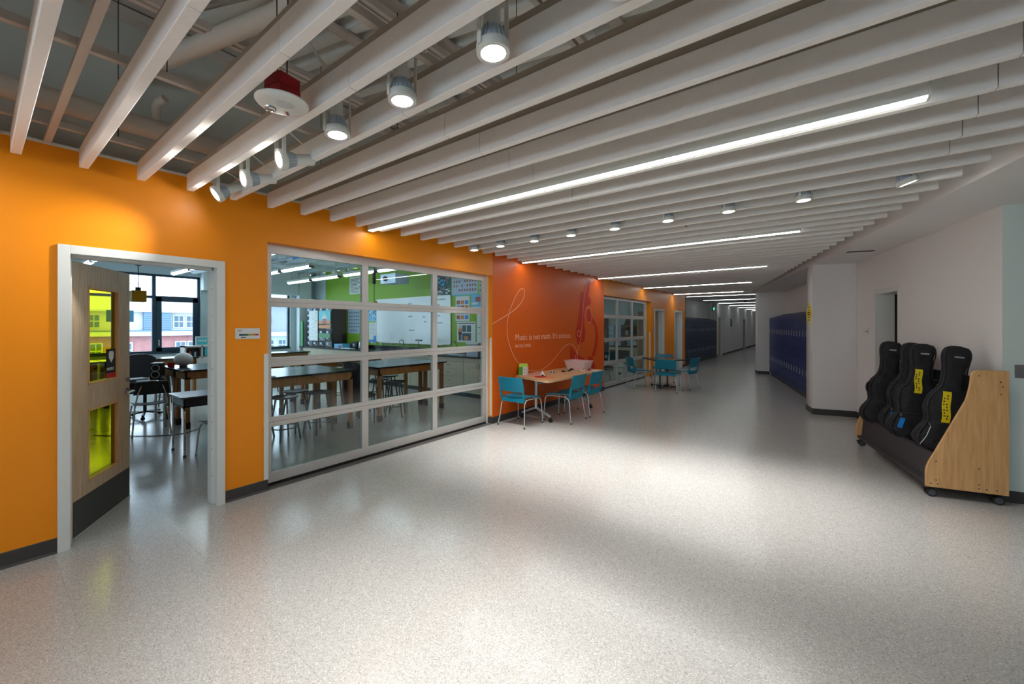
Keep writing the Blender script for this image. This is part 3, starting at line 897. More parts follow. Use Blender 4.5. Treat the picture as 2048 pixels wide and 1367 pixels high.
ZS = 2.69
R1 = [(.34, 'white spotlight tilted at the orange wall, lowest of the near row', (-.10, -.82, -.56)), (.92, 'white spotlight tilted at the orange wall, second of the near row', (-.05, -.96, -.26)),
      (1.50, 'white spotlight tilted at the orange wall, third of the near row', (-.10, -.95, -.26))]
for x_, lab, d_ in R1:
    dv = Vector(d_).normalized(); yw = math.atan2(dv.y, dv.x)
    spotlight((x_, 1.20, ZS - .01), lab, yw, math.acos(-dv.z), rz=yw, power=.7)
for x_, nm in ((2.11, 'right below the red alarm box, fourth of the near row'), (2.69, 'fifth of the near row'), (3.26, 'sixth of the near row'), (3.80, 'cut by the top edge of the photo')):
    spotlight((x_, 1.245, ZS), 'white spotlight pointing down, ' + nm, R(20), R(3), rz=R(-10))
tr = thing('light_track', 'white lighting track above the near row of spotlights', 'light track', (0, 1.24, 2.975))
MB().box(.1, 5.6, -.018, .018, 0, .03).build('rail', 'lampwhite', tr)
tr = thing('light_track', 'white lighting track above the far row of spotlights', 'light track', (0, 4.33, 2.975))
MB().box(.1, 5.1, -.018, .018, 0, .03).build('rail', 'lampwhite', tr)
for k, x_ in enumerate([.33, .81, 1.365, 1.90, 2.45, 3.03, 3.59, 4.17]):
    spotlight((x_, 4.33, ZS), 'white spotlight pointing down, %s from the left in the far row' % ORD[k + 1], R(20), R(3), rz=R(-20))
spotlight((4.82, 4.33, ZS + .01), 'tilted white spotlight at the right end of the far row', R(22), R(20), rz=R(22), power=.3)

# ---- alarm speaker
al = thing('alarm_speaker', 'red box with round white speaker strobe hanging between baffles', 'alarm', (2.17, .922, 2.70))
b = MB(); b.lathe([(.001, -.012), (.09, -.012), (.112, -.006), (.119, .002), (.119, .008), (.10, .016), (.001, .018)], n=40); b.build('speaker_disc', 'lampwhite', al, smooth=True)
MB().at((0, 0, 0), R(12)).box(-.062, .062, -.055, .055, .018, .068).box(-.06, .06, -.053, .053, .072, .125).build('back_box', 'red', al, bevel=.002)
b = MB()
for i in range(-6, 7):
    for j in range(-6, 7):
        if i * i + j * j < 37: b.at((.028 + i * .0068, .0 + j * .0068, -.0132)); b.cbox((0, 0, 0), (.0022, .0022, .0012))
b.build('speaker_grille', 'fins', al)['kind'] = 'stuff'
b = MB(); b.lathe([(.001, -.026), (.020, -.025), (.026, -.020), (.028, -.012), (.001, -.012)], (-.062, -.03, 0), 20); b.build('strobe_lens', 'chrome', al, smooth=True)
text_mb('FIRE', .022, Matrix.Translation((-.062, .066, -.0131)) @ Matrix.Rotation(PI, 4, 'X') @ Matrix.Rotation(R(40), 4, 'Z'), .0004).build('lettering', 'red', al)
for dx in (-.05, .05):
    MB().tube([(dx, 0, .125), (dx * 1.4, .0, .9)], .003, 5).build('hanger_chain', 'black', al)

# sprinkler heads / small ceiling things
for x_, y_, lab in ((3.05, 4.95, 'small sprinkler head between baffles above the far spotlights'), (2.4, 7.05, 'small sprinkler head beyond the second strip light')):
    s_ = thing('fire_sprinkler', lab, 'sprinkler', (x_, y_, 2.74))
    b = MB(); b.lathe([(.004, 0), (.016, .002), (.016, .004), (.005, .008), (.005, .03), (.012, .034), (.012, .14), (.002, .14)], n=10); b.build('head', 'brownprint', s_, smooth=True)
vt = thing('ceiling_vent', 'dark slot vent in the white soffit', 'vent', (4.74, 7.88, 2.694), R(12.9 + 4))
MB().box(-.17, .17, -.06, .06, 0, .008).build('frame', 'lampwhite', vt)
for k in range(4): MB().box(-.16, .16, -.048 + k * .026, -.034 + k * .026, -.003, .002).build('slot', 'black', vt)
vt = thing('ceiling_speaker', 'small dark detector on the corridor ceiling', 'detector', (1.45, 21.6, 2.735))
b = MB(); b.lathe([(.001, -.03), (.05, -.028), (.07, 0), (.07, .024), (.001, .024)], n=20); b.build('body', 'base', vt, smooth=True)
# ================================================================== CHAIRS, TABLES, LOCKERS, RACK
def teal_chair(label, loc, rz, group):
    """faces +y; back at -y"""
    t = thing('stacking_chair', label, 'chair', loc, rz, group)
    def seat(u, v):
        x = -.235 + .47 * u; y = -.21 + .44 * v
        z = .445 + .018 * (2 * u - 1) ** 2 - .03 * max(0, v - .75) ** 2 * 16 + (.0 if v > .12 else .02 * (1 - v / .12))
        w = 1 - .10 * (1 - v) ** 2
        return (x * w, y, z), (0, 0, 1)
    MB().grid(8, 8, seat, .014).build('seat', 'teal', t, smooth=True)
    MB().box(-.225, .225, -.228, -.203, .385, .455).build('seat_edge', 'teal', t, bevel=.006)
    def back(u, v):
        x = -.235 + .47 * u; z = .560 + .228 * v
        y = -.245 - .055 * v - .028 * (1 - (2 * u - 1) ** 2)
        w = .97 + .07 * math.sin(PI * (.2 + .6 * v)) - (.03 if v > .95 else 0)
        return (x * w, y, z), (0, 1, .2)
    MB().grid(10, 6, back, .011).build('backrest', 'teal', t, smooth=True)
    for s in (-1, 1):
        b = MB(); b.rings([[(s * .222 - .004, -.19, .43), (s * .222 + .01, -.19, .43), (s * .222 + .01, -.245, .43), (s * .222 - .004, -.245, .43)],
                 [(s * .224 - .018, -.222, .50), (s * .224 + .010, -.222, .50), (s * .224 + .010, -.256, .50), (s * .224 - .018, -.256, .50)],
                 [(s * .228 - .010, -.242, .60), (s * .228 + .008, -.242, .60), (s * .228 + .008, -.266, .60), (s * .228 - .010, -.266, .60)]])
        b.build('back_support', 'teal', t, bevel=.003)
        MB().tube([(s * .225, .0, .425), (s * .225, .235, .425), (s * .238, .252, .30), (s * .25, .262, .012)], .0095, 10, sub=2).build('front_leg', 'silver', t, smooth=True)
        MB().tube([(s * .225, .0, .425), (s * .225, -.215, .425), (s * .238, -.235, .20), (s * .262, -.275, .012)], .0095, 10, sub=2).build('rear_leg', 'silver', t, smooth=True)
        for q in ((s * .25, .262), (s * .262, -.275)):
            MB().tube([(q[0], q[1], 0), (q[0], q[1], .02)], .0125, 10).build('foot', 'black', t)
    MB().tube([(-.225, .17, .423), (.225, .17, .423)], .008, 8).tube([(-.225, -.15, .423), (.225, -.15, .423)], .008, 8).build('cross_bars', 'silver', t, smooth=True)
    return t
g1 = 'teal chairs at the mural table'; g2 = 'teal chairs around the far table'
def CH(x, y, deg, lab, g):  # deg = facing direction measured from +y, counter-clockwise
    return teal_chair(lab, (x, y, 0), R(deg), g)
CH(.365, 5.42, 0, 'teal chair at the near end of the table by the mural', g1)
CH(.78, 6.12, 90, 'teal chair on the corridor side of the mural table, left one', g1)
CH(.80, 6.78, 88, 'teal chair on the corridor side of the mural table, right one', g1)
CH(.50, 10.52, -46, 'teal chair at the left of the far square table', g2)
CH(1.29, 10.35, 0, 'teal chair with its wide back to the camera at the far table', g2)
CH(1.47, 11.05, 78, 'teal chair at the right of the far square table', g2)
CH(.74, 11.62, 188, 'teal chair behind the far square table', g2)

# nesting table by the mural
tb = thing('nesting_table', 'light maple flip top table on casters against the mural wall', 'table', (0, 0, 0))
poly = [(.03, 5.72), (.07, 5.66), (.82, 5.42), (.89, 5.43), (.91, 5.50), (.91, 7.44), (.86, 7.50), (.07, 7.50), (.03, 7.45)]
MB().prism(poly, .712, .737, 'xy').build('tabletop', 'tabletop', tb, bevel=.003)
MB().prism([(.5 + (p[0] - .5) * .995, 6.5 + (p[1] - 6.5) * .997) for p in poly], .706, .713, 'xy').build('edge_band', 'cabinet', tb)
for y in (5.78, 7.25):
    MB().box(.22, .68, y - .03, y + .03, .670, .706).build('top_bracket', 'silver', tb, bevel=.006)
    MB().tube([(.42, y, .20), (.42, y, .68)], .026, 14).build('column', 'silver', tb, smooth=True)
    for s, xe in ((-1, .13), (1, .71)):
        MB().bar((.42, y, .215), (xe, y, .095), .036, .034).build('foot_arm', 'silver', tb, bevel=.004)
        MB().tube([(xe, y, .05), (xe, y, .098)], .009, 8).tube([(xe, y - .018, .033), (xe, y + .018, .033)], .033, 18).build('caster', 'black', tb, smooth=True)
MB().box(.40, .44, 5.80, 7.23, .60, .64).build('crossbeam', 'silver', tb)

# things on the nesting table
ZT = .7375
gb = thing('gable_box', 'green and white gable top card box at the near end of the table', 'box', (.10, 5.86, ZT), R(20))
MB().box(-.075, .0, -.05, .05, 0, .14).build('green_panel', 'greenbox', gb)
MB().box(.0, .075, -.05, .05, 0, .14).build('white_panel', 'paper', gb)
MB().prism([(-.05, .14), (.05, .14), (.004, .185), (.004, .20), (-.004, .20), (-.004, .185)], -.075, .075, 'yz').build('gable_top', 'limebox', gb)
for q in ((.03, .04), (.055, .08), (.02, .1)): MB().box(q[0], q[0] + .012, -.0515, -.05, q[1], q[1] + .012).build('spot', 'ink', gb)
def flat(name, label, cat, m, poly, h=.0012, z=ZT, grp=None):
    o = MB().prism(poly, z, z + h, 'xy').build(name, m)
    return tag(o, label, cat, grp)
def rect(cx, cy, w, h, a):
    ca, sa = math.cos(a), math.sin(a)
    return [(cx + x * ca - y * sa, cy + x * sa + y * ca) for x, y in ((-w / 2, -h / 2), (w / 2, -h / 2), (w / 2, h / 2), (-w / 2, h / 2))]
flat('paper_sheet', 'pink paper sheet beside the green card box', 'paper', 'pink', rect(.29, 5.80, .2, .16, .3))
flat('paper_sheet', 'pink paper sheet behind the white cone', 'paper', 'pink', rect(.23, 6.15, .2, .28, .1))
flat('paper_sheet', 'salmon paper sheet at the front edge of the table', 'paper', 'orangepaper', rect(.68, 5.78, .2, .22, .4))
flat('felt_oval', 'red oval sheet in front of the white cone', 'felt', 'redpaper', [(.50 + .09 * math.cos(k * PI / 10), 5.80 + .12 * math.sin(k * PI / 10)) for k in range(20)], .004)
cn = thing('paper_cone', 'white paper cone tipped beside a black cap', 'cone', (.42, 5.98, ZT))
b = MB(); b.lathe([(.001, 0), (.045, 0), (.003, .085), (.001, .085)], n=18); b.build('cone', 'paper', cn, smooth=True)
MB().at((.035, -.05, 0)).lathe([(.001, 0), (.022, 0), (.018, .02), (.001, .02)], n=14).build('cap', 'ink', cn, smooth=True)
def trinket(x, y, a, label, m1, m2):
    t = thing('craft_model', label, 'toy', (x, y, ZT), a, 'small craft models on the mural table')
    MB().box(-.035, .035, -.022, .022, 0, .006).build('base', 'paper', t)
    MB().tube([(-.03, 0, .018), (.03, 0, .018)], .012, 10).build('barrel', m1, t, smooth=True)
    for s in (-1, 1): MB().tube([(s * .022, -.02, .016), (s * .022, .02, .016)], .015, 12).build('wheel', m2, t)
    MB().sphere((0, 0, .036), .012, 10, 6).build('knob', m1, t, smooth=True)
trinket(.38, 6.38, .4, 'small white craft model, nearest the white cone', 'paper', 'base')
trinket(.47, 6.62, -.3, 'small brown craft model in the middle of the table', 'brownprint', 'ink')
trinket(.50, 6.78, .9, 'small grey craft model in the middle of the table', 'stool', 'ink')
trinket(.42, 7.02, .2, 'small black craft model left of the plastic tub', 'ink', 'ink')
trinket(.66, 7.02, 1.2, 'small red and white craft model before the tub', 'redpaper', 'paper')
trinket(.74, 7.12, .5, 'small black craft model at the front of the tub', 'ink', 'redpaper')
tu = thing('storage_tub', 'translucent pinkish plastic tub on the far end of the table', 'tub', (.44, 7.27, ZT), 0)
b = MB()
def rr(w, h, z, r=.03):
    pts = []
    for cx, cy, a0 in ((w - r, h - r, 0), (-w + r, h - r, 90), (-w + r, -h + r, 180), (w - r, -h + r, 270)):
        for k in range(4): pts.append((cx + r * math.cos(R(a0 + k * 30)), cy + r * math.sin(R(a0 + k * 30)), z))
    return pts
b.rings([rr(.19, .15, 0), rr(.235, .18, .165), rr(.245, .19, .165), rr(.245, .19, .175), rr(.225, .17, .175), rr(.18, .14, .008)])
b.build('tub_wall', 'tub', tu, smooth=True)
MB().box(-.10, .02, -.08, .0, .012, .05).build('contents', 'paper', tu)
flat('paper_sheet', 'white paper sheet at the far right of the table', 'paper', 'paper', rect(.81, 7.25, .14, .25, 0))

# far cafe table
ft = thing('cafe_table', 'dark square cafe table with a cross base near the far glazed door', 'table', (.98, 10.95, 0), R(42))
MB().prism([(p[0], p[1]) for p in [q[:2] for q in rr(.42, .42, 0, .05)]], .715, .742, 'xy').build('tabletop', 'epoxy', ft, bevel=.003)
for q in (-.10, .10): MB().tube([(q, 0, .05), (q, 0, .71)], .024, 14).build('column', 'stool', ft, smooth=True)
for a in (0, PI / 2):
    b = MB().at((0, 0, 0), a + PI / 4); b.box(-.34, .34, -.03, .03, .012, .045); b.build('base_bar', 'black', ft, bevel=.006)
MB().box(-.2, .2, -.2, .2, .70, .715).build('top_plate', 'stool', ft)

# ---- lockers
def make_locker(x, y, rz, label, m, group, w=.305):
    """front faces -x, unit spans local y 0..w, depth +x"""
    t = thing('locker', label, 'locker', (x, y, 0), rz, group)
    MB().box(.012, .38, .001, w - .001, .10, 1.83).build('carcass', m, t)
    MB().box(.03, .36, .001, w - .001, 0, .10).build('plinth', 'base', t)
    MB().prism([(-.004, 1.83), (.38, 1.83), (.38, 1.955), (.372, 1.965), (-.004, 1.845)], .0005, w - .0005, 'xz').build('sloped_top', m, t)
    for z0, z1 in ((.105, .962), (.970, 1.826)):
        d = MB().box(-.008, .010, .006, w - .006, z0, z1).build('door', m, t, bevel=.003)
        zc = (z0 + z1) / 2 + .02
        MB().box(-.0155, -.0085, w - .075, w - .035, zc - .06, zc + .07).build('latch', 'handle', d)
        v = MB()
        for k in range(3):
            v.box(-.0095, -.0085, .08, w - .10, z1 - .07 - k * .025, z1 - .06 - k * .025)
            v.box(-.0095, -.0085, .08, w - .10, z0 + .06 + k * .025, z0 + .07 + k * .025)
        v.build('vents', 'ink', d)
    return t
AR = A
for k in range(17):
    s = -.305 * (k + 1)
    p = ru(s, 0, LS)
    lab = 'tall navy blue locker on the right, %s from the pillar' % ORD[17 - k]
    if k == 0:
        LK = make_locker(p[0], p[1], AR, lab, 'locker', 'navy lockers on the right wall')
        index_kids()
    else:
        copy_tree(LK, (p[0], p[1], 0), AR, lab)
LL = make_locker(-.01, 17.01 + .297, PI, 'dark blue locker on the left, first after the orange wall', 'lockerdark', 'dark blue lockers on the left wall', .297)
index_kids()
for k in range(1, 20):
    copy_tree(LL, (-.01, 17.01 + .297 * (k + 1), 0), PI, 'dark blue locker on the left, %s after the orange wall' % ORD[k + 1])

# ---- pillar sign, right wall doorway, switch plate, wall plate
def on_right(s, v=0.0, o=W0): return ru(s, v, o)
p = ru(.233, -.003, PC)
dm = thing('caution_sign', 'yellow diamond sign with black print on the narrow pillar face', 'sign', (p[0], p[1], 1.83), A)
MB().prism([(0, -.212), (.212, 0), (0, .212), (-.212, 0)], -.004, 0, 'yz').build('board', 'yellow', dm)
for z, w, h in ((.12, .05, .03), (-.12, .05, .03), (.065, .11, .018), (.02, .20, .022), (-.02, .20, .022), (-.065, .11, .018)):
    MB().box(-.0052, -.0042, -w / 2, w / 2, z - h / 2, z + h / 2).build('print_bar', 'ink', dm)
p = ru(3.20, -.003)
sp = thing('switch_plate', 'small white plate with red legend left of the right hand doorway', 'plate', (p[0], p[1], 1.47), A)
MB().box(-.008, 0, -.035, .075, 0, .10).build('plate', 'trim', sp, bevel=.002)
MB().box(-.0095, -.008, -.03, .07, .03, .045).build('legend', 'brownprint', sp)
fr = thing('door_8', 'white framed doorway in the right wall, half hidden by the rack', 'door', (W0[0], W0[1], 0), A, kind='structure')
# local: x = v (into wall), y = u along the wall
MB().box(-.014, .0, 2.86, 2.93, 0, 2.15).box(-.0, .22, 2.86, 2.93, 0, 2.10).build('jamb', 'trim', fr, bevel=.002)
MB().box(-.014, .0, 2.03, 2.10, 0, 2.15).box(-.0, .30, 2.03, 2.10, 0, 2.10).build('jamb', 'trim', fr, bevel=.002)
MB().box(-.014, .30, 2.10, 2.86, 2.085, 2.15).build('head', 'trim', fr, bevel=.002)
b = MB().at((.31, 2.11, .01), R(18)); b.box(0, .80, -.044, 0, 0, 2.07); b.build('leaf', 'mapledoor', fr)
wb = MB().at((W0[0], W0[1], 0), A); wb.box(.30, 3.0, 1.2, 1.3, 0, 2.7).box(.30, 3.0, 3.6, 3.7, 0, 2.7).box(3.0, 3.1, 1.2, 3.7, 0, 2.7).box(.2, .3, 2.93, 3.7, 0, 2.7).box(.2, .3, 1.2, 2.03, 0, 2.7)  # darkness of the unlit room is put into the charcoal wall colour
tag(wb.build('wall_dark_room', 'base'), 'walls of the unlit room beyond the right hand doorway, its shade painted charcoal', 'wall', kind='structure')
p = (W0[0] + V[0] * .075, W0[1] + V[1] * .075)
wp = thing('wall_plate', 'stainless plate on the pale green wall at the right edge', 'plate', (p[0], p[1], 1.13), A)
MB().box(0, .12, -.006, 0, 0, .12).build('plate', 'steel', wp, bevel=.002)

# ---- instrument rack
rk = thing('instrument_rack', 'maple instrument rack on casters with a dark carpeted trough', 'rack', (5.074, 5.407, 0), A)
prof = [(0, .095), (0, .235)]
for k in range(1, 5): prof.append((.0 + .045 * (k / 4) ** 1.6, .235 + .145 * k / 4))
prof += [(.275, .92)]
for k in range(1, 6): prof.append((.275 + .035 * math.sin(k / 5 * PI / 2), .92 + .235 * k / 5))
prof += [(.318, 1.175), (.330, 1.192), (.350, 1.20), (.554, 1.20), (.554, .095)]
for y0 in (0, 1.84):
    e = MB().prism(prof, y0, y0 + .028, 'xz').build('end_panel', 'maple', rk, bevel=.003)
    e['label'] = 'maple end panel with curved front'
    yb = y0 - .001 if y0 == 0 else y0 + .029
    for bx, bz in ((.035, .13), (.08, .13), (.07, .165), (.07, .34), (.36, .13), (.36, .165), (.36, .31), (.41, .13), (.475, .13), (.36, 1.15), (.50, 1.10), (.515, 1.06), (.50, .99)):
        MB().tube([(bx, yb - .001, bz), (bx, yb + .001, bz)], .0055, 8).build('bolt', 'ink', e)
MB().box(.03, .55, .028, 1.84, .10, .125).build('bottom_shelf', 'carpet', rk)
b = MB(); b.prism([(.055, .125), (.075, .125), (.098, .36), (.104, .385), (.080, .385), (.075, .37)], .028, 1.84, 'xz'); b.build('trough_front', 'carpet', rk, bevel=.003)
MB().tube([(.092, .03, .385), (.092, 1.84, .385)], .014, 8).build('padded_lip', 'piping', rk, smooth=True)
MB().box(.012, .055, .028, 1.84, .095, .13).build('front_rail', 'carpet', rk)
MB().box(.48, .50, .028, 1.84, .125, .45).build('trough_back', 'carpet', rk)
rl = MB().box(.375, .40, .028, 1.84, .98, 1.13).build('neck_rail', 'blackgloss', rk, bevel=.002)
for k in range(9):
    y = .15 + k * .2
    MB().tube([(.374, y, 1.02), (.355, y, 1.02)], .007, 8).build('screw', 'steel', rl)
for x_ in (.05, .50):
    for y_ in (.05, 1.82):
        c_ = MB(); c_.tube([(x_ - .0, y_ - .03, .038), (x_, y_ - .012, .038)], .038, 20).tube([(x_, y_ + .012, .038), (x_, y_ + .03, .038)], .038, 20)
        w_ = c_.build('caster', 'black', rk, smooth=True)
        MB().tube([(x_, y_ - .034, .038), (x_, y_ + .034, .038)], .028, 20).build('hub', 'stool', w_, smooth=True)
        MB().box(x_ - .02, x_ + .02, y_ - .012, y_ + .012, .04, .10).box(x_ - .055, x_ - .01, y_ - .006, y_ + .006, .058, .068).build('brake_fork', 'black', w_)

# ---- cello cases
SEC = [  # height, half width, half depth
    (.00, .10, .05), (.02, .13, .09), (.09, .150, .12), (.18, .163, .135), (.245, .190, .142), (.30, .232, .146), (.35, .244, .146), (.415, .230, .134), (.47, .195, .115), (.515, .168, .098),
    (.56, .170, .102), (.61, .182, .104), (.67, .186, .10), (.73, .180, .095), (.785, .155, .088), (.83, .118, .080), (.88, .090, .072), (.96, .079, .068),
    (1.05, .082, .066), (1.12, .092, .068), (1.18, .098, .070), (1.23, .090, .066), (1.265, .066, .052), (1.28, .03, .026)]
def sq(hw, hd, z, n=20):
    r = []
    for k in range(n):
        a = 2 * PI * k / n
        c, s = math.cos(a), math.sin(a)
        r.append((hw * math.copysign(abs(c) ** .62, c), hd * math.copysign(abs(s) ** .62, s), z))
    return r
def cello(s, x0, label, tagk=None, blue=False, clip=False, lean=7.5, yaw=0, sc_=1.0):
    p = (5.074 + U[0] * s + V[0] * x0, 5.407 + U[1] * s + V[1] * x0)
    t = thing('cello_case', label, 'instrument case', (p[0], p[1], .128), A + yaw, 'black soft cello cases in the rack')
    t.rotation_euler = Matrix.Rotation(A + yaw, 3, 'Z').to_4x4().__matmul__(Matrix.Rotation(R(lean), 4, 'Y')).to_euler()
    random.seed(int(s * 100))
    b = MB()
    rs = []
    SS = []
    for (h0, w0, d0), (h1, w1, d1) in zip(SEC[:-1], SEC[1:]):
        SS += [(h0, w0, d0), ((h0 + h1) / 2, (w0 + w1) / 2, (d0 + d1) / 2)]
    SS.append(SEC[-1])
    for h, w, d in SS:
        rr_ = []
        for x, y, z in sq(w * sc_, d, h, 28):
            q = Vector((x * 9, y * 9 + s * 5, z * 11))
            k = 1 + .075 * noise.noise(q) + .05 * noise.noise(q * 2.3)
            lim = (.125 - x0) if h < .235 else -9
            rr_.append((max(x * k, lim), y * k, z))
        rs.append(rr_)
    b.rings(rs)
    o = b.build('case_body', 'fabric', t, smooth=False)
    me = o.data; me.polygons.foreach_set('use_smooth', [True] * len(me.polygons))
    sb = o.modifiers.new('smooth', 'SUBSURF'); sb.levels = 1; sb.render_levels = 1
    for off in (-.62, .15):   # zipper piping loops round the outline
        pts = []
        for h, w, d in SEC[4:-1]: pts.append((-w * .99 * sc_, d * off, h))
        for h, w, d in reversed(SEC[4:-1]): pts.append((w * .99 * sc_, d * off, h))
        MB().tube(pts, .0075, 6, sub=1).build('piping', 'piping', t, smooth=True)
    # straps and pocket on the visible (-y) face
    MB().tube([(-.172, .02, .515), (-.14, -.088, .515), (.0, -.103, .515), (.14, -.088, .515), (.172, .02, .515)], .010, 6, sub=2).build('waist_strap', 'piping', t, smooth=True)
    if not (blue or tagk): MB().tube([(-.18, -.02, .60), (-.205, .0, .64), (-.205, 0, .72), (-.17, -.02, .76)], .010, 6, sub=2).build('carry_handle', 'piping', t, smooth=True)
    b = MB()
    b.grid(6, 4, lambda u, v: ((-.13 + .26 * u, -.120 - .022 * math.sin(PI * u) * math.sin(PI * min(1, v + .15)), .12 + .24 * v), (0, -1, 0)), .02)
    b.build('pocket', 'fabric', t, smooth=True)
    MB().box(-.035, .035, -.074, -.070, 1.165, 1.180).build('brand_patch', 'silver', t)
    if tagk:
        za, zb, xa = tagk
        def tg_(u, v):
            z = za + (zb - za) * v
            hd = .075 if z > .85 else (.105 + (z - .5) * -.08)
            return (xa + .062 * u + .004 * math.sin(v * 9), -hd - .012 - .006 * math.sin(v * 5), z), (0, -1, .1)
        MB().grid(2, 8, tg_, .003).build('yellow_tape', 'ytape', t, smooth=True)
        tm = MB()
        for k in range(9):
            z = za + .03 + (zb - za - .05) * k / 9
            for q in (.012, .034):
                u_ = q / .062
                pp, _ = tg_(u_, (z - za) / (zb - za))
                if (k * 7 + int(q * 1000)) % 4: tm.box(pp[0] - .003, pp[0] + .004, pp[1] - .0035, pp[1] - .002, z, z + .016).box(pp[0] + .004, pp[0] + .009, pp[1] - .0035, pp[1] - .002, z + .004, z + .008)
        tm.build('handwriting', 'ink', t)
    if blue or clip:
        MB().tube([(-.175, -.09, .51), (-.19, -.135, .515), (-.18, -.155, .475), (-.165, -.12, .49)], .004, 6, closed=True, sub=1).build('clip', 'steel', t, smooth=True)
    if blue:
        b = MB().at((-.185, -.158, .40), 0, 0, R(12)); b.box(-.02, .02, -.003, .003, -.045, .065); b.build('blue_tag', 'blue', t)
    if clip:
        MB().tube([(-.18, -.15, .48), (-.205, -.155, .38), (-.235, -.13, .29)], .003, 5).build('cord', 'silver', t, smooth=True)
    return t
cello(.36, .252, 'black cello case nearest the camera, beside the near end panel', (.53, .83, -.095), clip=True, lean=5)
cello(.85, .222, 'black cello case with high yellow tape and blue tag, second from the near panel', (.74, 1.0, -.075), blue=True, lean=3.4, sc_=1.03)
cello(1.19, .250, 'black cello case with a blue tag, third from the near panel', blue=True, lean=4)
cello(1.60, .192, 'black cello case farthest along the rack, by the far end panel', lean=4, sc_=1.03)
# ================================================================== CLASSROOM FURNITURE
def lab_table(x0, x1, y0, y1, label, first=None):
    t = thing('lab_table', label, 'table', ((x0 + x1) / 2, (y0 + y1) / 2, 0), 0, 'black topped lab tables')
    w = (x1 - x0) / 2; l = (y1 - y0) / 2
    MB().box(-w, w, -l, l, .885, .913).build('tabletop', 'epoxy', t, bevel=.002)
    a = .04
    MB().box(-w + a, -w + a + .022, -l + a, l - a, .765, .885).box(w - a - .022, w - a, -l + a, l - a, .765, .885).box(-w + a, w - a, -l + a, -l + a + .022, .765, .885).box(-w + a, w - a, l - a - .022, l - a, .765, .885).build('apron', 'oak', t, bevel=.002)
    for sx in (-1, 1):
        for sy in (-1, 1):
            cx = sx * (w - a - .03); cy = sy * (l - a - .03)
            lg = MB().box(cx - .03, cx + .03, cy - .03, cy + .03, .0, .80).build('leg', 'oak', t, bevel=.003)
            MB().box(cx - .034, cx + .034, cy - .034, cy + .034, 0, .10).build('boot', 'boot', lg)
    return t
lab_table(-2.14, -1.53, 2.10, 3.635, 'lab table just inside the large glazed door, left pair, front one')
lab_table(-2.76, -2.15, 2.10, 3.635, 'lab table behind the front left lab table')
lab_table(-2.14, -1.53, 4.03, 5.565, 'lab table just inside the large glazed door, right pair, front one')
lab_table(-2.76, -2.15, 4.03, 5.565, 'lab table behind the front right lab table')
lab_table(-4.10, -3.49, 1.93, 3.46, 'lab table behind the student desk, nearer one')
lab_table(-4.72, -4.11, 1.93, 3.46, 'lab table with the white globe on its corner')
lab_table(-4.10, -3.49, 4.0, 5.53, 'middle lab table in line with the whiteboard, nearer one')
lab_table(-4.72, -4.11, 4.0, 5.53, 'middle lab table in line with the whiteboard, farther one')
lab_table(-7.30, -6.69, 1.48, 3.01, 'lab table along the window, right of the mesh chair')
lab_table(-7.30, -6.69, -.07, 1.46, 'lab table along the window, behind the mesh chair')
lab_table(-7.30, -6.69, 3.95, 5.48, 'lab table along the second window')

def lab_stool(x, y, label, rz=0.0):
    t = thing('lab_stool', label, 'stool', (x, y, 0), rz, 'round metal lab stools')
    MB().lathe([(.001, .585), (.155, .585), (.172, .592), (.176, .602), (.170, .612), (.14, .606), (.001, .604)], n=28).build('seat', 'stool', t, smooth=True)
    for k in range(4):
        a = PI / 4 + k * PI / 2
        MB().tube([(.11 * math.cos(a), .11 * math.sin(a), .588), (.205 * math.cos(a), .205 * math.sin(a), .0)], .0125, 8).build('leg', 'stool', t, smooth=True)
    MB().tube([(.176 * math.cos(k * PI / 12), .176 * math.sin(k * PI / 12), .18) for k in range(24)], .008, 6, closed=True).build('foot_ring', 'stool', t, smooth=True)
    return t
for x, y, l in [(-1.73, 2.64, 'round stool in front, second from the left behind the glazed door'), (-2.12, 2.97, 'round stool tucked under the front left lab table, middle one'),
                (-1.76, 3.14, 'round stool nearest the right leg of the front left lab table'), (-2.05, 2.42, 'round stool cut by the left edge of the glazed door'),
                (-1.79, 4.56, 'round stool under the front right lab table, nearest'), (-2.32, 4.62, 'round stool under the right pair of lab tables, middle one'),
                (-2.62, 5.03, 'round stool under the right pair of lab tables, farthest'), (-3.75, 4.55, 'round stool at the middle lab table, left one'),
                (-3.30, 5.10, 'round stool at the middle lab table, right one'), (-4.4, 2.75, 'round stool under the globe table'), (-3.80, 2.7, 'round stool under the table behind the student desk'),
                (-6.35, 4.3, 'round stool by the second window table'), (-6.35, 2.35, 'round stool by the window table, seen through the open door')]:
    lab_stool(x, y, l, random.uniform(0, 1))

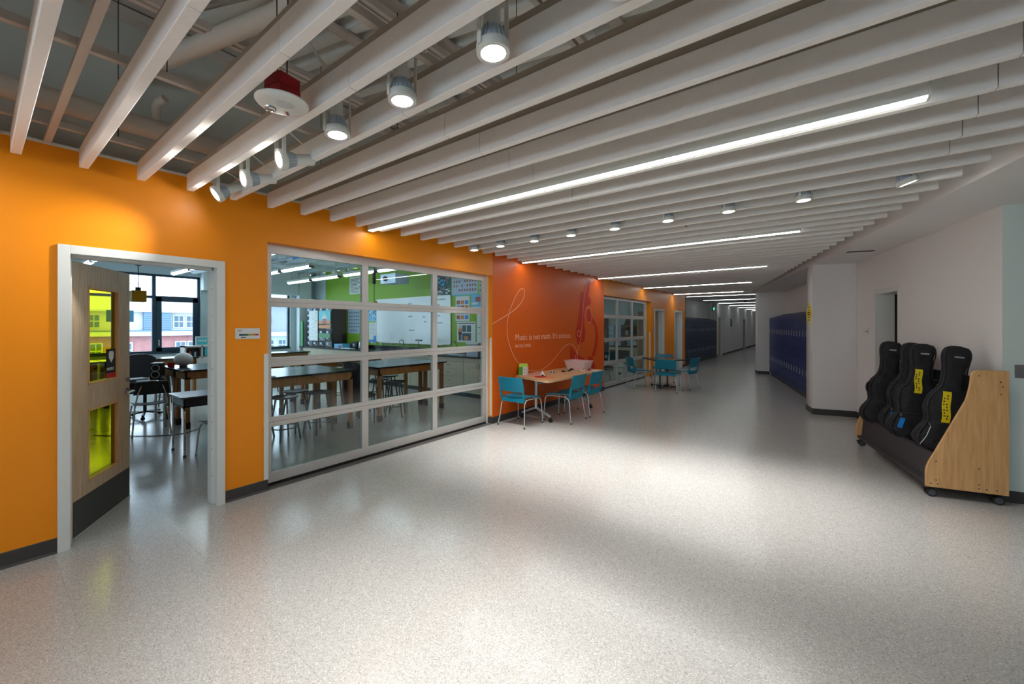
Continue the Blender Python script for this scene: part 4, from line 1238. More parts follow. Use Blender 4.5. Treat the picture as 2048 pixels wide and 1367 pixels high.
def student_chair(x, y, rz, label):
    t = thing('student_chair', label, 'chair', (x, y, 0), rz, 'chrome framed classroom chairs')
    def seat(u, v): return ((-.2 + .4 * u) * (.9 + .1 * v), -.19 + .4 * v, .435 + .02 * (2 * u - 1) ** 2 - .02 * v * v), (0, 0, 1)
    MB().grid(8, 8, seat, .009).build('seat', 'blackgloss', t, smooth=True)
    def back(u, v): return ((-.2 + .4 * u) * (1 - .12 * v * v), -.235 - .05 * v - .02 * (1 - (2 * u - 1) ** 2), .60 + .19 * v), (0, 1, .2)
    MB().grid(8, 5, back, .009).build('backrest', 'blackgloss', t, smooth=True)
    for s in (-1, 1):
        MB().tube([(s * .17, -.14, .425), (s * .185, .16, .425), (s * .20, .21, .30), (s * .215, .24, .012)], .0105, 8, sub=2).build('front_leg', 'chrome', t, smooth=True)
        MB().tube([(s * .17, .0, .42), (s * .18, -.19, .42), (s * .19, -.21, .30), (s * .215, -.28, .012)], .0105, 8, sub=2).build('rear_leg', 'chrome', t, smooth=True)
        for q in ((s * .215, .24), (s * .215, -.28)): MB().tube([(q[0], q[1], 0), (q[0], q[1], .018)], .014, 8).build('foot', 'steel', t)
    MB().tube([(-.17, -.06, .42), (-.18, -.235, .44), (-.15, -.262, .64), (-.09, -.29, .80), (.09, -.29, .80), (.15, -.262, .64), (.18, -.235, .44), (.17, -.06, .42)], .0095, 8, sub=2).build('back_frame', 'chrome', t, smooth=True)
    return t
def student_desk(x, y, rz, label):
    t = thing('student_desk', label, 'desk', (x, y, 0), rz, 'student desks by the open door')
    MB().prism([q[:2] for q in rr(.30, .29, 0, .05)], .715, .735, 'xy').build('desktop', 'stool', t, bevel=.003)
    MB().box(-.26, .26, -.22, .22, .60, .612).box(-.26, -.25, -.22, .22, .60, .712).box(.25, .26, -.22, .22, .60, .712).box(-.26, .26, -.22, -.21, .60, .712).build('book_box', 'blackgloss', t)
    for sx in (-1, 1):
        MB().tube([(sx * .23, 0, .595), (sx * .25, -.20, .59), (sx * .255, -.235, .50), (sx * .255, -.24, .012)], .0125, 8, sub=2).build('leg', 'chrome', t, smooth=True)
        MB().tube([(sx * .23, 0, .595), (sx * .25, .20, .59), (sx * .255, .235, .50), (sx * .255, .24, .012)], .0125, 8, sub=2).build('leg', 'chrome', t, smooth=True)
        for sy in (-1, 1):
            h = MB()
            for k in range(7): h.tube([(sx * .255, sy * .24 - .0132, .10 + k * .025), (sx * .255, sy * .24 + .0132, .10 + k * .025)], .005, 6)
            h.build('height_holes', 'ink', t)
            MB().tube([(sx * .255, sy * .24, 0), (sx * .255, sy * .24, .03)], .018, 8).build('foot', 'stool', t)
    return t
student_desk(-2.11, 1.80, PI / 2, 'small student desk with chrome legs just inside the open door')
student_chair(-1.58, 1.86, PI / 2, 'chrome framed chair in front of the small student desk')
td = thing('teacher_desk', 'long dark desk with laptop and speaker inside the open door', 'desk', (-4.45, 1.16, 0))
MB().box(-.30, .30, -.75, .75, .712, .735).build('desktop', 'stool', td, bevel=.004)
MB().box(.10, .28, -.70, .70, .60, .71).build('drawer_box', 'blackgloss', td)
for sx in (-1, 1):
    for sy in (-1, 1): MB().tube([(sx * .26, sy * .70, 0), (sx * .26, sy * .70, .712)], .018, 10).build('leg', 'chrome', td, smooth=True)
student_chair(-3.78, 1.60, R(84), 'chrome framed chair at the long desk, loop back toward the door')
lp = thing('laptop', 'closed silver laptop on the long desk', 'laptop', (-4.50, 1.52, .7355), R(8))
MB().box(-.12, .12, -.17, .17, 0, .010).box(-.12, .12, -.17, .17, .012, .020).build('case', 'silver', lp, bevel=.002)
kb = thing('keyboard', 'pale keyboard on the long desk left of the laptop', 'keyboard', (-4.36, 1.05, .7355), 0)
MB().box(-.07, .07, -.22, .22, 0, .016).build('body', 'paper', kb, bevel=.003)
ms_ = thing('computer_mouse', 'small dark mouse at the front of the long desk', 'mouse', (-4.22, 1.48, .7355))
MB().sphere((0, 0, .012), (.03, .05, .014), 12, 8).build('shell', 'ink', ms_, smooth=True)
def speaker(x, y, rz, label):
    t = thing('desk_speaker', label, 'speaker', (x, y, .7355), rz)
    MB().prism([(-.09, 0), (.085, 0), (.065, .26), (-.09, .27)], -.075, .075, 'xz').build('cabinet', 'blackgloss', t, bevel=.012)
    for z, r in ((.08, .052), (.185, .050)):
        fx = .082 - z * .06
        MB().tube([(fx + .004, r * math.cos(k * PI / 10), z + r * math.sin(k * PI / 10)) for k in range(20)], .006, 6, closed=True).build('driver_ring', 'silver', t, smooth=True)
        MB().tube([(fx - .002, 0, z), (fx + .004, 0, z)], r - .006, 18).build('driver_cone', 'ink', t, smooth=True)
speaker(-4.32, 1.80, R(-30), 'black desk speaker with two white ringed cones')
oc = thing('office_chair', 'black mesh office chair behind the long desk', 'chair', (-5.12, 1.80, 0), R(-88))
def ob(u, v): return ((-.27 + .54 * u) * (1 - .16 * v ** 3), -.26 - .10 * v - .03 * (1 - (2 * u - 1) ** 2), .62 + .46 * v - .06 * (2 * u - 1) ** 4 * v), (0, 1, .1)
MB().grid(10, 8, ob, .02).build('mesh_back', 'mesh', oc, smooth=True)
MB().tube([(-.27, -.27, .64), (-.25, -.33, .9), (-.22, -.37, 1.04), (0, -.40, 1.09), (.22, -.37, 1.04), (.25, -.33, .9), (.27, -.27, .64)], .014, 8, sub=2).build('back_frame', 'blackgloss', oc, smooth=True)
MB().box(-.26, .26, -.24, .26, .46, .53).build('seat', 'mesh', oc, bevel=.025)
MB().tube([(0, 0, .10), (0, 0, .46)], .025, 12).build('gas_lift', 'blackgloss', oc, smooth=True)
for k in range(5):
    a = k * 2 * PI / 5
    MB().bar((0, 0, .11), (.30 * math.cos(a), .30 * math.sin(a), .075), .035, .03).build('base_arm', 'blackgloss', oc)
    MB().sphere((.30 * math.cos(a), .30 * math.sin(a), .032), .032, 10, 8).build('caster', 'black', oc, smooth=True)
jc = thing('upholstered_chair', 'dark high backed chair pushed between the two front lab tables', 'chair', (-1.93, 3.845, 0), R(96))
jc.location = (-2.55, 3.83, 0)
def jb(u, v): return ((-.27 + .54 * u) * (1 - .2 * v ** 4), -.16 - .05 * v, .28 + .73 * v - .05 * (2 * u - 1) ** 4 * v), (0, 1, .05)
MB().grid(8, 8, jb, .05).build('backrest', 'jacket', jc, smooth=True)
MB().box(-.25, .25, -.16, .07, .42, .50).build('seat', 'jacket', jc, bevel=.03)
for sx in (-1, 1):
    for y_ in (-.15, .05): MB().tube([(sx * .22, y_, 0), (sx * .22, y_, .44)], .012, 8).build('leg', 'black', jc)
jc.rotation_euler.z = 0; jc.location = (-1.84, 3.96, 0)

gl = thing('globe_lamp', 'white globe lamp on the corner of a black lab table', 'lamp', (-4.28, 2.13, .9135))
MB().sphere((0, 0, .125), (.128, .128, .115), 28, 18).build('globe', 'globe', gl, smooth=True)
MB().lathe([(.001, 0), (.06, 0), (.05, .02), (.001, .02)], n=20).build('base', 'stool', gl, smooth=True)
pc = thing('pen_pot', 'red pen pot with coloured pens beside the globe lamp', 'pot', (-4.38, 1.99, .9135))
MB().lathe([(.001, 0), (.045, 0), (.05, .07), (.044, .07), (.04, .005), (.001, .005)], n=16).build('pot', 'redpaper', pc, smooth=True)
for k, m in enumerate(('green', 'limebox', 'magenta', 'ink', 'blue')):
    MB().tube([(.02 * math.cos(k * 1.3), .02 * math.sin(k * 1.3), .01), (.04 * math.cos(k * 1.3), .04 * math.sin(k * 1.3), .13)], .005, 6).build('pen', m, pc)
rl_ = thing('outlet_reel', 'yellow outlet box hanging from a black cord reel inside the open door', 'cord reel', (-3.30, 1.455, 2.0))
rl_.location = (-3.05, 1.335, 2.0)
MB().box(-.075, .075, -.075, .075, -.075, .075).build('outlet_box', 'reel', rl_, bevel=.006)
MB().box(-.115, -.02, -.07, .07, -.06, .07).build('outlet_box_side', 'reel', rl_, bevel=.006)
MB().tube([(0, 0, .07), (0, 0, .12)], .03, 12).build('collar', 'winframe', rl_, smooth=True)
MB().tube([(0, 0, .12), (.004, .004, .25), (0, 0, .42)], .005, 6, sub=1).build('cord', 'ink', rl_, smooth=True)
MB().sphere((0, 0, .47), (.07, .07, .06), 18, 10).tube([(0, 0, .47), (0, 0, .72)], .07, 18).build('reel_housing', 'ink', rl_, smooth=True)
MB().tube([(0, 0, .72), (0, 0, 1.42)], .008, 6).build('stem', 'silver', rl_)

cb_ = MB().tube([(-4.15, 1.05, .006), (-3.7, 1.35, .006), (-3.2, 1.75, .006), (-3.35, 2.1, .006), (-3.9, 2.3, .006)], .005, 6, sub=3).build('power_cable', 'ink', smooth=True); tag(cb_, 'thin black cable lying on the classroom floor under the desks', 'cable')
# shelf unit by window
wh = thing('shelf_unit', 'white low shelf unit by the classroom window', 'shelf', (-7.72, 2.92, 0))
MB().box(0, .36, 0, .03, 0, 1.13).box(0, .36, .32, .35, 0, 1.13).box(0, .36, .97, 1.0, 0, 1.13).box(0, .36, 0, 1.0, 1.10, 1.13).box(0, .36, 0, 1.0, .84, .87).box(0, .36, 0, 1.0, 0, .06).box(0, .02, 0, 1.0, 0, 1.13).box(.34, .36, .35, 1.0, 0, .84).box(.34, .36, 0, .32, 0, .84).build('carcass', 'trim', wh)
MB().box(.352, .358, .38, .95, .885, 1.09).build('picture', 'tealpaper', wh)
MB().prism([(.70 + .08 * math.cos(k * PI / 8), .93 + .05 * math.sin(k * PI / 8)) for k in range(9)], .3582, .3588, 'yz').build('picture_shape', 'ytape', wh)
bs = thing('supply_pile', 'dark mixed supplies in the open cube of the white shelf', 'supplies', (-7.5, 3.09, .872))
for k, m in enumerate(('ink', 'brownprint', 'ink', 'bin', 'ink')): MB().box(-.08, .08, -.11 + k * .045, -.075 + k * .045, 0, .12 + .02 * (k % 3)).build('item', m, bs)
fp = thing('framed_print', 'teal framed print leaning on the white shelf unit', 'picture', (-7.50, 3.16, 1.131), 0)
MB().box(-.01, .01, 0, .26, 0, .22).build('frame', 'trim', fp)
MB().box(.0102, .0115, .025, .235, .02, .19).build('print', 'tealpaper', fp)
for k in range(5): MB().box(.0117, .0122, .05 + k * .035, .07 + k * .035, .09, .15 - .01 * (k % 2)).build('stroke', 'paper', fp)
bc = thing('tall_cabinet', 'tall black cabinet with a pale swirly print beside the window', 'cabinet', (-9.35, 3.98, 0))
MB().box(0, .45, 0, .75, 0, 1.86).build('carcass', 'blackgloss', bc)
MB().box(.10, .32, -.006, -.001, .95, 1.80).build('swirl_print', 'skyblue', bc)
MB().box(.451, .455, .02, .30, 1.76, 1.79).build('pink_label', 'magenta', bc)
MB().box(.451, .455, .02, .20, 1.30, 1.32).build('pink_label', 'magenta', bc)
wb_ = thing('waste_bin', 'dark blue tapered bin with lime lid on top of the black cabinet', 'bin', (-9.12, 4.3, 1.861))
b = MB(); b.rings([[(x * .13, y * .13, 0) for x, y in ((-1, -1), (1, -1), (1, 1), (-1, 1))], [(x * .20, y * .20, .42) for x, y in ((-1, -1), (1, -1), (1, 1), (-1, 1))]]); b.build('bin', 'winframe', wb_)
MB().box(-.21, .21, -.21, .21, .42, .45).build('lid', 'limebox', wb_)

# ---- counter and base cabinets along the green wall
ct = MB().box(-9.70, -.26, 6.60, GY - .002, .885, .918).build('worktop', 'epoxy', bevel=.002); tag(ct, 'long black epoxy worktop under the whiteboard', 'worktop')
bsp = MB().box(-9.15, -.26, GY - .03, GY - .002, .919, 1.02).build('backsplash', 'epoxy'); tag(bsp, 'low black backsplash behind the long worktop', 'backsplash')
k = 0; x = -.27
while x > -9.0:
    w = .92
    t = thing('base_cabinet', 'pale maple base cabinet under the worktop, %s from the glazed door side' % ORD[k + 1], 'cabinet', (x - w, 6.64, 0), 0, 'pale base cabinets under the green wall')
    MB().box(0, w, .02, .58, .10, .884).build('carcass', 'cabinet', t)
    MB().box(0, w, .07, .58, 0, .10).build('toe_kick', 'base', t)
    MB().box(.003, w - .003, 0, .018, .795, .878).build('rail_panel', 'cabinet', t)
    if k % 2 == 1:
        for j in range(2):
            d = MB().box(.003 + j * w / 2, w / 2 - .003 + j * w / 2, 0, .018, .105, .788).build('door', 'cabinet', t, bevel=.002)
            hx = w / 2 + (-.035 if j == 0 else .035)
            MB().tube([(hx, 0, .66), (hx, -.03, .66), (hx, -.03, .75), (hx, 0, .75)], .005, 6, sub=1).build('handle', 'steel', d, smooth=True)
    else:
        for j in range(4):
            d = MB().box(.003, w - .003, 0, .018, .105 + j * .172, .272 + j * .172).build('drawer', 'cabinet', t, bevel=.002)
            MB().tube([(w / 2 - .05, 0, .19 + j * .172), (w / 2 - .05, -.03, .19 + j * .172), (w / 2 + .05, -.03, .19 + j * .172), (w / 2 + .05, 0, .19 + j * .172)], .005, 6, sub=1).build('handle', 'steel', d, smooth=True)
    x -= w + .004; k += 1

# ---- whiteboard and wall prints
wbd = thing('whiteboard', 'wide whiteboard on the lime green wall', 'whiteboard', (-6.24, GY, 1.14))
MB().box(0, 3.09, -.02, -.002, 0, 1.22).build('panel', 'board', wbd)
MB().box(-.02, 0, -.025, -.001, -.02, 1.24).box(3.09, 3.11, -.025, -.001, -.02, 1.24).box(-.02, 3.11, -.025, -.001, 1.22, 1.24).box(-.02, 3.11, -.025, -.001, -.02, 0).build('frame', 'alu', wbd)
MB().box(.2, 2.9, -.09, -.02, -.03, -.015).build('marker_tray', 'alu', wbd)
wr = MB()
for q in [(1.45, .95, .22), (1.45, 1.05, .16), (1.45, .70, .2), (1.48, .32, .25), (2.05, .92, .1), (2.05, .68, .12), (2.1, .55, .14), (2.6, 1.12, .35), (2.62, .98, .14), (2.62, .70, .12), (2.62, .52, .22)]:
    n = int(q[2] / .03)
    for j in range(n): wr.box(q[0] + j * .03, q[0] + j * .03 + .018, -.0215, -.0205, q[1], q[1] + .02 + .012 * ((j * 5) % 3))
wr.build('marker_writing', 'stool', wbd)
def poster(x0, x1, z0, z1, m, label, extra=None, cat='poster', y=None):
    yy = (GY if y is None else y)
    t = thing('wall_poster', label, cat, (x0, yy - .001, z0))
    W, H = x1 - x0, z1 - z0
    MB().box(0, W, -.004, 0, 0, H).build('sheet', m, t)
    for it in (extra or []):
        b = MB()
        for (a, c, d, e) in it[1]: b.box(a * W, c * W, -.0052 - it[2] * .0004, -.0041, d * H, e * H)
        b.build(it[0], it[3], t)
    return t
def gridr(nx, ny, fx=.7, fy=.7, x0=.05, x1=.95, y0=.05, y1=.95, skip=()):
    o = []
    dx = (x1 - x0) / nx; dy = (y1 - y0) / ny
    for i in range(nx):
        for j in range(ny):
            if (i, j) in skip: continue
            cx = x0 + (i + .5) * dx; cy = y0 + (j + .5) * dy
            o.append((cx - dx * fx / 2, cx + dx * fx / 2, cy - dy * fy / 2, cy + dy * fy / 2))
    return o
rnd = random.Random(3)
poster(-7.72, -6.88, 2.60, 3.14, 'paper', 'large white text poster high on the green wall', [('text_lines', [(.06, .5 + .4 * rnd.random(), .06 + k * .08, .09 + k * .08) for k in range(11)], 0, 'stool')])
poster(-6.86, -6.28, 1.74, 2.32, 'skyblue', 'busy blue and white poster left of the whiteboard', [('blots', [(a, a + .08, c, c + .07) for a, c in [(rnd.random() * .9, rnd.random() * .9) for _ in range(40)]], 0, 'navyprint'), ('blots', [(a, a + .06, c, c + .05) for a, c in [(rnd.random() * .9, rnd.random() * .9) for _ in range(30)]], 1, 'paper')])
poster(-6.66, -6.28, 1.10, 1.70, 'paper', 'tall white notice with a blue foot left of the whiteboard', [('blue_foot', [(.0, 1, 0, .14), (.6, .95, .14, .34)], 0, 'blue'), ('text_lines', [(.1, .85, .42 + k * .07, .44 + k * .07) for k in range(8)], 0, 'bin')])
poster(-7.80, -7.16, 1.36, 2.22, 'bin', 'silhouette chart with rows of small black shapes', [('shapes', gridr(6, 7, .45, .35, skip=((0, 0), (5, 0))), 0, 'ink')])
poster(-3.80, -3.14, 2.38, 2.98, 'navyprint', 'dark blue ocean poster above the right end of the whiteboard', [('blots', [(a, a + .12, c, c + .07) for a, c in [(rnd.random() * .85, rnd.random() * .3) for _ in range(26)]], 0, 'paper'), ('blots', [(a, a + .16, .4 + c, .5 + c) for a, c in [(rnd.random() * .8, rnd.random() * .45) for _ in range(16)]], 1, 'skyblue'), ('blots', [(.4, .62, .75, .88), (.7, .9, .6, .7)], 2, 'brownprint')])
poster(-3.10, -2.22, 2.34, 2.88, 'bin', 'pale chart of small brown specimens, upper right', [('specimens', gridr(9, 4, .55, .5, y0=.15, skip=((0, 0), (2, 1), (3, 2), (3, 3), (1, 0), (4, 1))), 0, 'brownprint'), ('foot_band', [(0, 1, 0, .05)], 0, 'tealpaper')])
poster(-2.20, -2.02, 2.36, 2.86, 'limebox', 'narrow cream strip poster at the glazed door edge', [('marks', gridr(1, 4), 0, 'stool')])
poster(-2.97, -2.50, 1.72, 2.33, 'paper', 'white chart with twelve coloured tiles', [('tiles', [q for i, q in enumerate(gridr(3, 4, .8, .75, y1=.85)) if i % 3 == 0], 0, 'brownprint'), ('tiles', [q for i, q in enumerate(gridr(3, 4, .8, .75, y1=.85)) if i % 3 == 1], 0, 'orangeprint'), ('tiles', [q for i, q in enumerate(gridr(3, 4, .8, .75, y1=.85)) if i % 3 == 2], 0, 'blue')])
poster(-2.45, -2.08, 1.98, 2.34, 'skyblue', 'small poster with a red and blue emblem', [('emblem', [(.4, .85, .55, .85)], 0, 'brownprint'), ('cloud', [(.05, .6, .35, .5), (.0, 1, .0, .2)], 0, 'paper')])
poster(-2.92, -2.30, 1.20, 1.70, 'paper', 'white poster with a standing figure and photo panels', [('photo_panels', [(.28, .5, .5, .82), (.54, .76, .5, .82)], 0, 'navyprint'), ('photo_panels', [(.28, .76, .08, .44)], 0, 'winframe'), ('figure', [(.10, .16, .08, .4), (.18, .24, .08, .4), (.08, .26, .38, .5)], 0, 'ink'), ('figure', [(.07, .27, .5, .68), (.13, .21, .7, .8), (.4, .6, .12, .3)], 1, 'orangeprint'), ('title', [(.05, .95, .9, .94)], 0, 'ink')])
poster(-2.26, -2.04, 1.20, 1.90, 'paper', 'plain white sheets at the right edge of the green wall', [('line', [(.1, .9, .5, .52), (.1, .9, .3, .31)], 0, 'stool')])
for k, x_ in enumerate((-6.55, -6.40, -6.10, -5.85, -5.62, -5.30)):
    t = thing('wall_outlet', 'small white outlet plate on the green wall, %s from the left' % ORD[k + 1], 'outlet', (x_, GY - .001, 1.04), 0, 'outlet plates above the worktop')
    MB().box(0, .07, -.006, 0, 0, .09).build('plate', 'trim', t); MB().box(.025, .045, -.008, -.006, .02, .035).box(.025, .045, -.008, -.006, .055, .07).build('socket', 'ink', t)
# organiser
og = thing('drawer_tower', 'tall dark drawer organiser with white labels in the classroom corner', 'drawers', (-9.45, 6.72, .9185))
MB().box(0, 1.62, .02, .45, 0, 1.30).build('carcass', 'ink', og)
for i in range(4):
    for j in range(7):
        d = MB().box(.02 + i * .40, .40 + i * .40, 0, .02, .02 + j * .182, .19 + j * .182).build('drawer', 'mesh' if (i + j) % 3 else 'winframe', og)
        MB().box(.08 + i * .40, .20 + i * .40, -.004, 0, .08 + j * .182, .15 + j * .182).build('label', 'bin', d)
        MB().box(.24 + i * .40, .30 + i * .40, -.02, 0, .05 + j * .182, .065 + j * .182).build('pull', 'paper', d)
og2 = poster(-9.22, -8.66, 1.12, 2.09, 'paper', 'long white dotted scroll hanging in front of the drawer organiser', [('dots', [(a, a + .02 + .02 * rnd.random(), c, c + .012) for a, c in [(.03 + rnd.random() * .9, .03 + rnd.random() * .94) for _ in range(150)]], 0, 'stool')], y=6.70)
poster(-8.60, -7.88, 1.66, 2.08, 'tealpaper', 'teal temple poster in front of the drawer organiser', [('temple', [(.3, .7, .25, .55), (.4, .6, .55, .7), (.46, .54, .7, .85)], 0, 'paper'), ('wall', [(0, 1, 0, .25)], 0, 'orangeprint'), ('wall', [(.33, .67, 0, .4)], 1, 'brownprint')], y=6.70)
poster(-8.60, -7.88, 1.52, 1.63, 'orangeprint', 'orange strip label on the drawer organiser', y=6.70)
poster(-8.60, -7.90, 1.22, 1.36, 'greenplastic', 'green strip label on the drawer organiser', y=6.70)
gp = MB().box(-9.62, -9.48, 6.61, 6.65, .919, 1.75).build('green_folder', 'greenplastic'); tag(gp, 'tall green folder standing left of the drawer organiser', 'folder')
# on the worktop
def simple(name, label, cat, loc, parts, rz=0):
    t = thing(name, label, cat, loc, rz)
    for p_ in parts: p_[1].build(p_[0], p_[2], t, smooth=(len(p_) > 3))
    return t
ZC = .9185
kt = simple('kettle', 'steel kettle with black handle on the worktop', 'kettle', (-6.45, 6.85, ZC), [('body', MB().lathe([(.001, 0), (.075, 0), (.078, .03), (.06, .2), (.05, .215), (.001, .22)], n=20), 'steel', 1), ('handle', MB().tube([(-.06, 0, .2), (-.13, 0, .2), (-.135, 0, .06), (-.075, 0, .04)], .012, 8, sub=2), 'ink', 1), ('base', MB().lathe([(.001, -.0), (.082, .0), (.082, .012), (.001, .012)], n=20), 'ink', 1)])
simple('plastic_tray', 'pale blue plastic tray with magenta box on the worktop', 'tray', (-7.35, 6.80, ZC), [('tray', MB().box(-.25, .20, -.14, .14, 0, .13), 'skyblue'), ('magenta_box', MB().box(.0, .14, -.15, -.141, .02, .09), 'magenta')])
simple('white_tray', 'flat white tray at the worktop front', 'tray', (-6.95, 6.72, ZC), [('tray', MB().box(-.2, .22, -.09, .09, 0, .02), 'paper')])
simple('black_appliance', 'squat black appliance on the worktop under the silhouette chart', 'appliance', (-6.95, 7.02, ZC), [('body', MB().box(-.2, .16, -.1, .12, 0, .2), 'ink'), ('panel', MB().box(-.06, .04, -.102, -.1, .05, .14), 'silver')])
simple('bottle_rack', 'white and steel bottles by the black appliance', 'bottles', (-6.62, 7.1, ZC), [('bottle', MB().lathe([(.001, 0), (.03, 0), (.03, .18), (.012, .22), (.012, .27), (.001, .27)], n=12), 'steel', 1), ('bottle', MB().lathe([(.001, 0), (.025, 0), (.025, .12), (.01, .16), (.001, .16)], (.1, 0, 0), 12), 'paper', 1)])
for x_, l in ((-4.75, 'gooseneck lab faucet under the whiteboard'), (-2.75, 'gooseneck lab faucet near the right end of the worktop')):
    simple('lab_faucet', l, 'faucet', (x_, 7.05, ZC), [('spout', MB().tube([(0, 0, 0), (0, 0, .26), (0, -.06, .31), (0, -.14, .29), (0, -.15, .22)], .011, 8, sub=2), 'steel', 1), ('base', MB().lathe([(.001, 0), (.03, 0), (.02, .03), (.001, .03)], n=14), 'steel', 1), ('lever', MB().tube([(-.05, 0, .05), (.05, 0, .05)], .007, 6), 'steel', 1)])
simple('lab_lamp', 'small black stand lamp in front of the whiteboard', 'lamp', (-3.95, 6.9, ZC), [('stem', MB().tube([(0, 0, 0), (0, 0, .30)], .01, 8), 'stool', 1), ('head', MB().box(-.10, .10, -.03, .03, .29, .33), 'stool'), ('base', MB().lathe([(.001, 0), (.06, 0), (.06, .012), (.001, .012)], n=16), 'stool', 1)])
simple('sink_mat', 'pale dish mat on the worktop near the right faucet', 'mat', (-2.35, 6.86, ZC), [('mat', MB().box(-.38, .1, -.13, .13, 0, .012), 'bin')])
simple('storage_bin', 'clear blue plastic bin at the right end of the worktop', 'bin', (-1.93, 6.88, ZC), [('bin', MB().box(-.17, .17, -.16, .16, 0, .27), 'bin'), ('lid', MB().box(-.18, .18, -.17, .17, .27, .30), 'paper')])
simple('paper_stack', 'white box with papers inside the left edge of the glazed door', 'box', (-1.60, 2.20, .9135), [('box', MB().box(-.06, .09, -.09, .12, 0, .14), 'bin'), ('papers', MB().box(-.05, .05, .13, .25, 0, .01), 'paper')])
# projector
simple('projector', 'white ceiling projector hanging before the green wall', 'projector', (-4.35, 6.45, 2.78), [('body', MB().box(-.30, .30, -.2, .2, -.12, .12), 'bin'), ('lens', MB().tube([(-.08, -.2, 0), (-.08, -.25, 0)], .06, 16), 'ink', 1), ('mount', MB().tube([(0, 0, .12), (0, 0, .64)], .025, 10), 'silver', 1)])
simple('cord_drop', 'black cord drop hanging in front of the whiteboard', 'cord reel', (-3.45, 5.25, 2.13), [('cord', MB().tube([(0, 0, .0), (0, 0, .38)], .006, 6), 'ink', 1), ('grip', MB().tube([(0, 0, .38), (0, 0, .62)], .035, 12), 'ink', 1), ('upper_cord', MB().tube([(0, 0, .62), (0, 0, 1.28)], .008, 6), 'ink', 1), ('end_box', MB().box(-.06, .06, -.04, .04, -.05, .0), 'reel')])

# ---- classroom lights and ceiling services
def tube_light(x0, x1, y, label):
    t = thing('tube_light', label, 'ceiling light', (x0, y, 2.90), 0, 'long tube lights in the classroom')
    L = x1 - x0
    n = 12
    rs = []
    for xx in (0.02, L - .02):
        rs.append([(xx, .055 * math.cos(PI + PI * k / n), .03 + .05 * math.sin(PI + PI * k / n)) for k in range(n + 1)])
    MB().rings(rs).build('diffuser', 'tube', t, smooth=True)
    MB().box(0, L, -.06, .06, .031, .085).build('housing', 'lampwhite', t)
    MB().box(0, .02, -.058, .058, -.022, .03).box(L - .02, L, -.058, .058, -.022, .03).build('end_cap', 'stool', t)
    for k in (.2, L - .2): MB().tube([(k, 0, .085), (k, 0, .52)], .006, 6).build('stem', 'silver', t)
for r_, (y, xs) in enumerate([(1.45, [-8.8, -7.32, -5.84]), (3.05, [-8.8, -7.32, -5.84, -4.36]), (4.50, [-9.0, -7.56, -6.05]), (5.87, [-8.82, -7.30, -5.66, -4.18, -2.70])]):
    for k, x in enumerate(xs):
        tube_light(x, x + (1.38 if r_ != 2 else 1.38), y, 'classroom tube light, %s row from the door, %s from the window' % (ORD[r_ + 1], ORD[k + 1]))
for k, x_ in enumerate((-7.0, -6.2, -5.4, -4.85)):
    t = thing('round_downlight', 'round white downlight over the classroom counter, %s from the left' % ORD[k + 1], 'ceiling light', (x_, 6.35, 3.12), 0, 'round downlights over the counter')
    MB().lathe([(.001, 0), (.085, 0), (.085, .01), (.001, .01)], n=20).build('lens', 'tube', t); MB().lathe([(.086, -.004), (.10, 0), (.07, .08), (.001, .08)], n=20).build('shade', 'lampwhite', t, smooth=True)
    MB().tube([(0, 0, .08), (0, 0, .30)], .006, 6).build('stem', 'silver', t)
dn = thing('air_duct', 'pale round duct under the classroom ceiling', 'duct', (0, 0, 0))
MB().tube([(-9.8, 3.75, 3.20), (-.6, 3.75, 3.20)], .14, 20).build('duct_run', 'roomwhite', dn, smooth=True)
dn = thing('conduit_run', 'pale conduit run under the classroom ceiling', 'pipe', (0, 0, 0))
for y in (1.0, 2.2, 4.95, 5.3, 6.6): MB().tube([(-9.8, y, 3.36), (-.4, y, 3.36)], .022, 8).build('conduit', 'bin', dn, smooth=True)
for x_ in (-7.9, -4.9): MB().box(x_ - .06, x_ + .06, -2, 7.2, 3.30, 3.415).build('beam', 'roomwhite', dn)
for x_, y_ in ((-6.35, 4.95), (-2.9, 5.3), (-1.9, 6.6)):
    tg_ = MB().box(x_ - .2, x_ + .2, y_ - .01, y_ + .01, 3.30, 3.37).build('blue_marker', 'blue'); tag(tg_, 'blue pipe marker under the classroom ceiling, %s' % ('over the window side' if x_ < -5 else 'over the lab tables' if y_ < 5.5 else 'nearest the green wall'), 'marker', 'blue pipe markers')

# ================================================================== SECOND ROOM
k = 0; x = -.25
while x > -3.9:
    t = thing('work_cabinet', 'pale cabinet at the back of the second room, %s from the right' % ORD[k + 1], 'cabinet', (x - .9, 14.40, 0), 0, 'pale cabinets of the second room')
    MB().box(0, .9, .02, .63, .1, .83).build('carcass', 'cabinet', t)
    MB().box(0, .9, .06, .63, 0, .1).build('toe_kick', 'base', t)
    for j in range(2): MB().box(.004 + j * .45, .446 + j * .45, 0, .018, .11, .82).build('door', 'cabinet', t)
    x -= .905; k += 1
tag(MB().box(-3.9, -.22, 14.37, 15.04, .832, .862).build('worktop', 'epoxy'), 'dark worktop at the back of the second room', 'worktop')
hu = thing('cube_shelf', 'wooden cube shelf standing on the second room worktop', 'shelf', (-1.56, 14.55, .863))
for q in [(0, .80, 0, .02), (0, .80, .72, .74), (0, .80, .36, .38)]: MB().box(q[0], q[1], 0, .33, q[2], q[3]).build('shelf_board', 'oak', hu)
for q in (0, .26, .53, .78): MB().box(q, q + .02, 0, .33, 0, .74).build('upright', 'oak', hu)
MB().box(0, .80, .32, .33, 0, .74).build('back_panel', 'boot', hu)
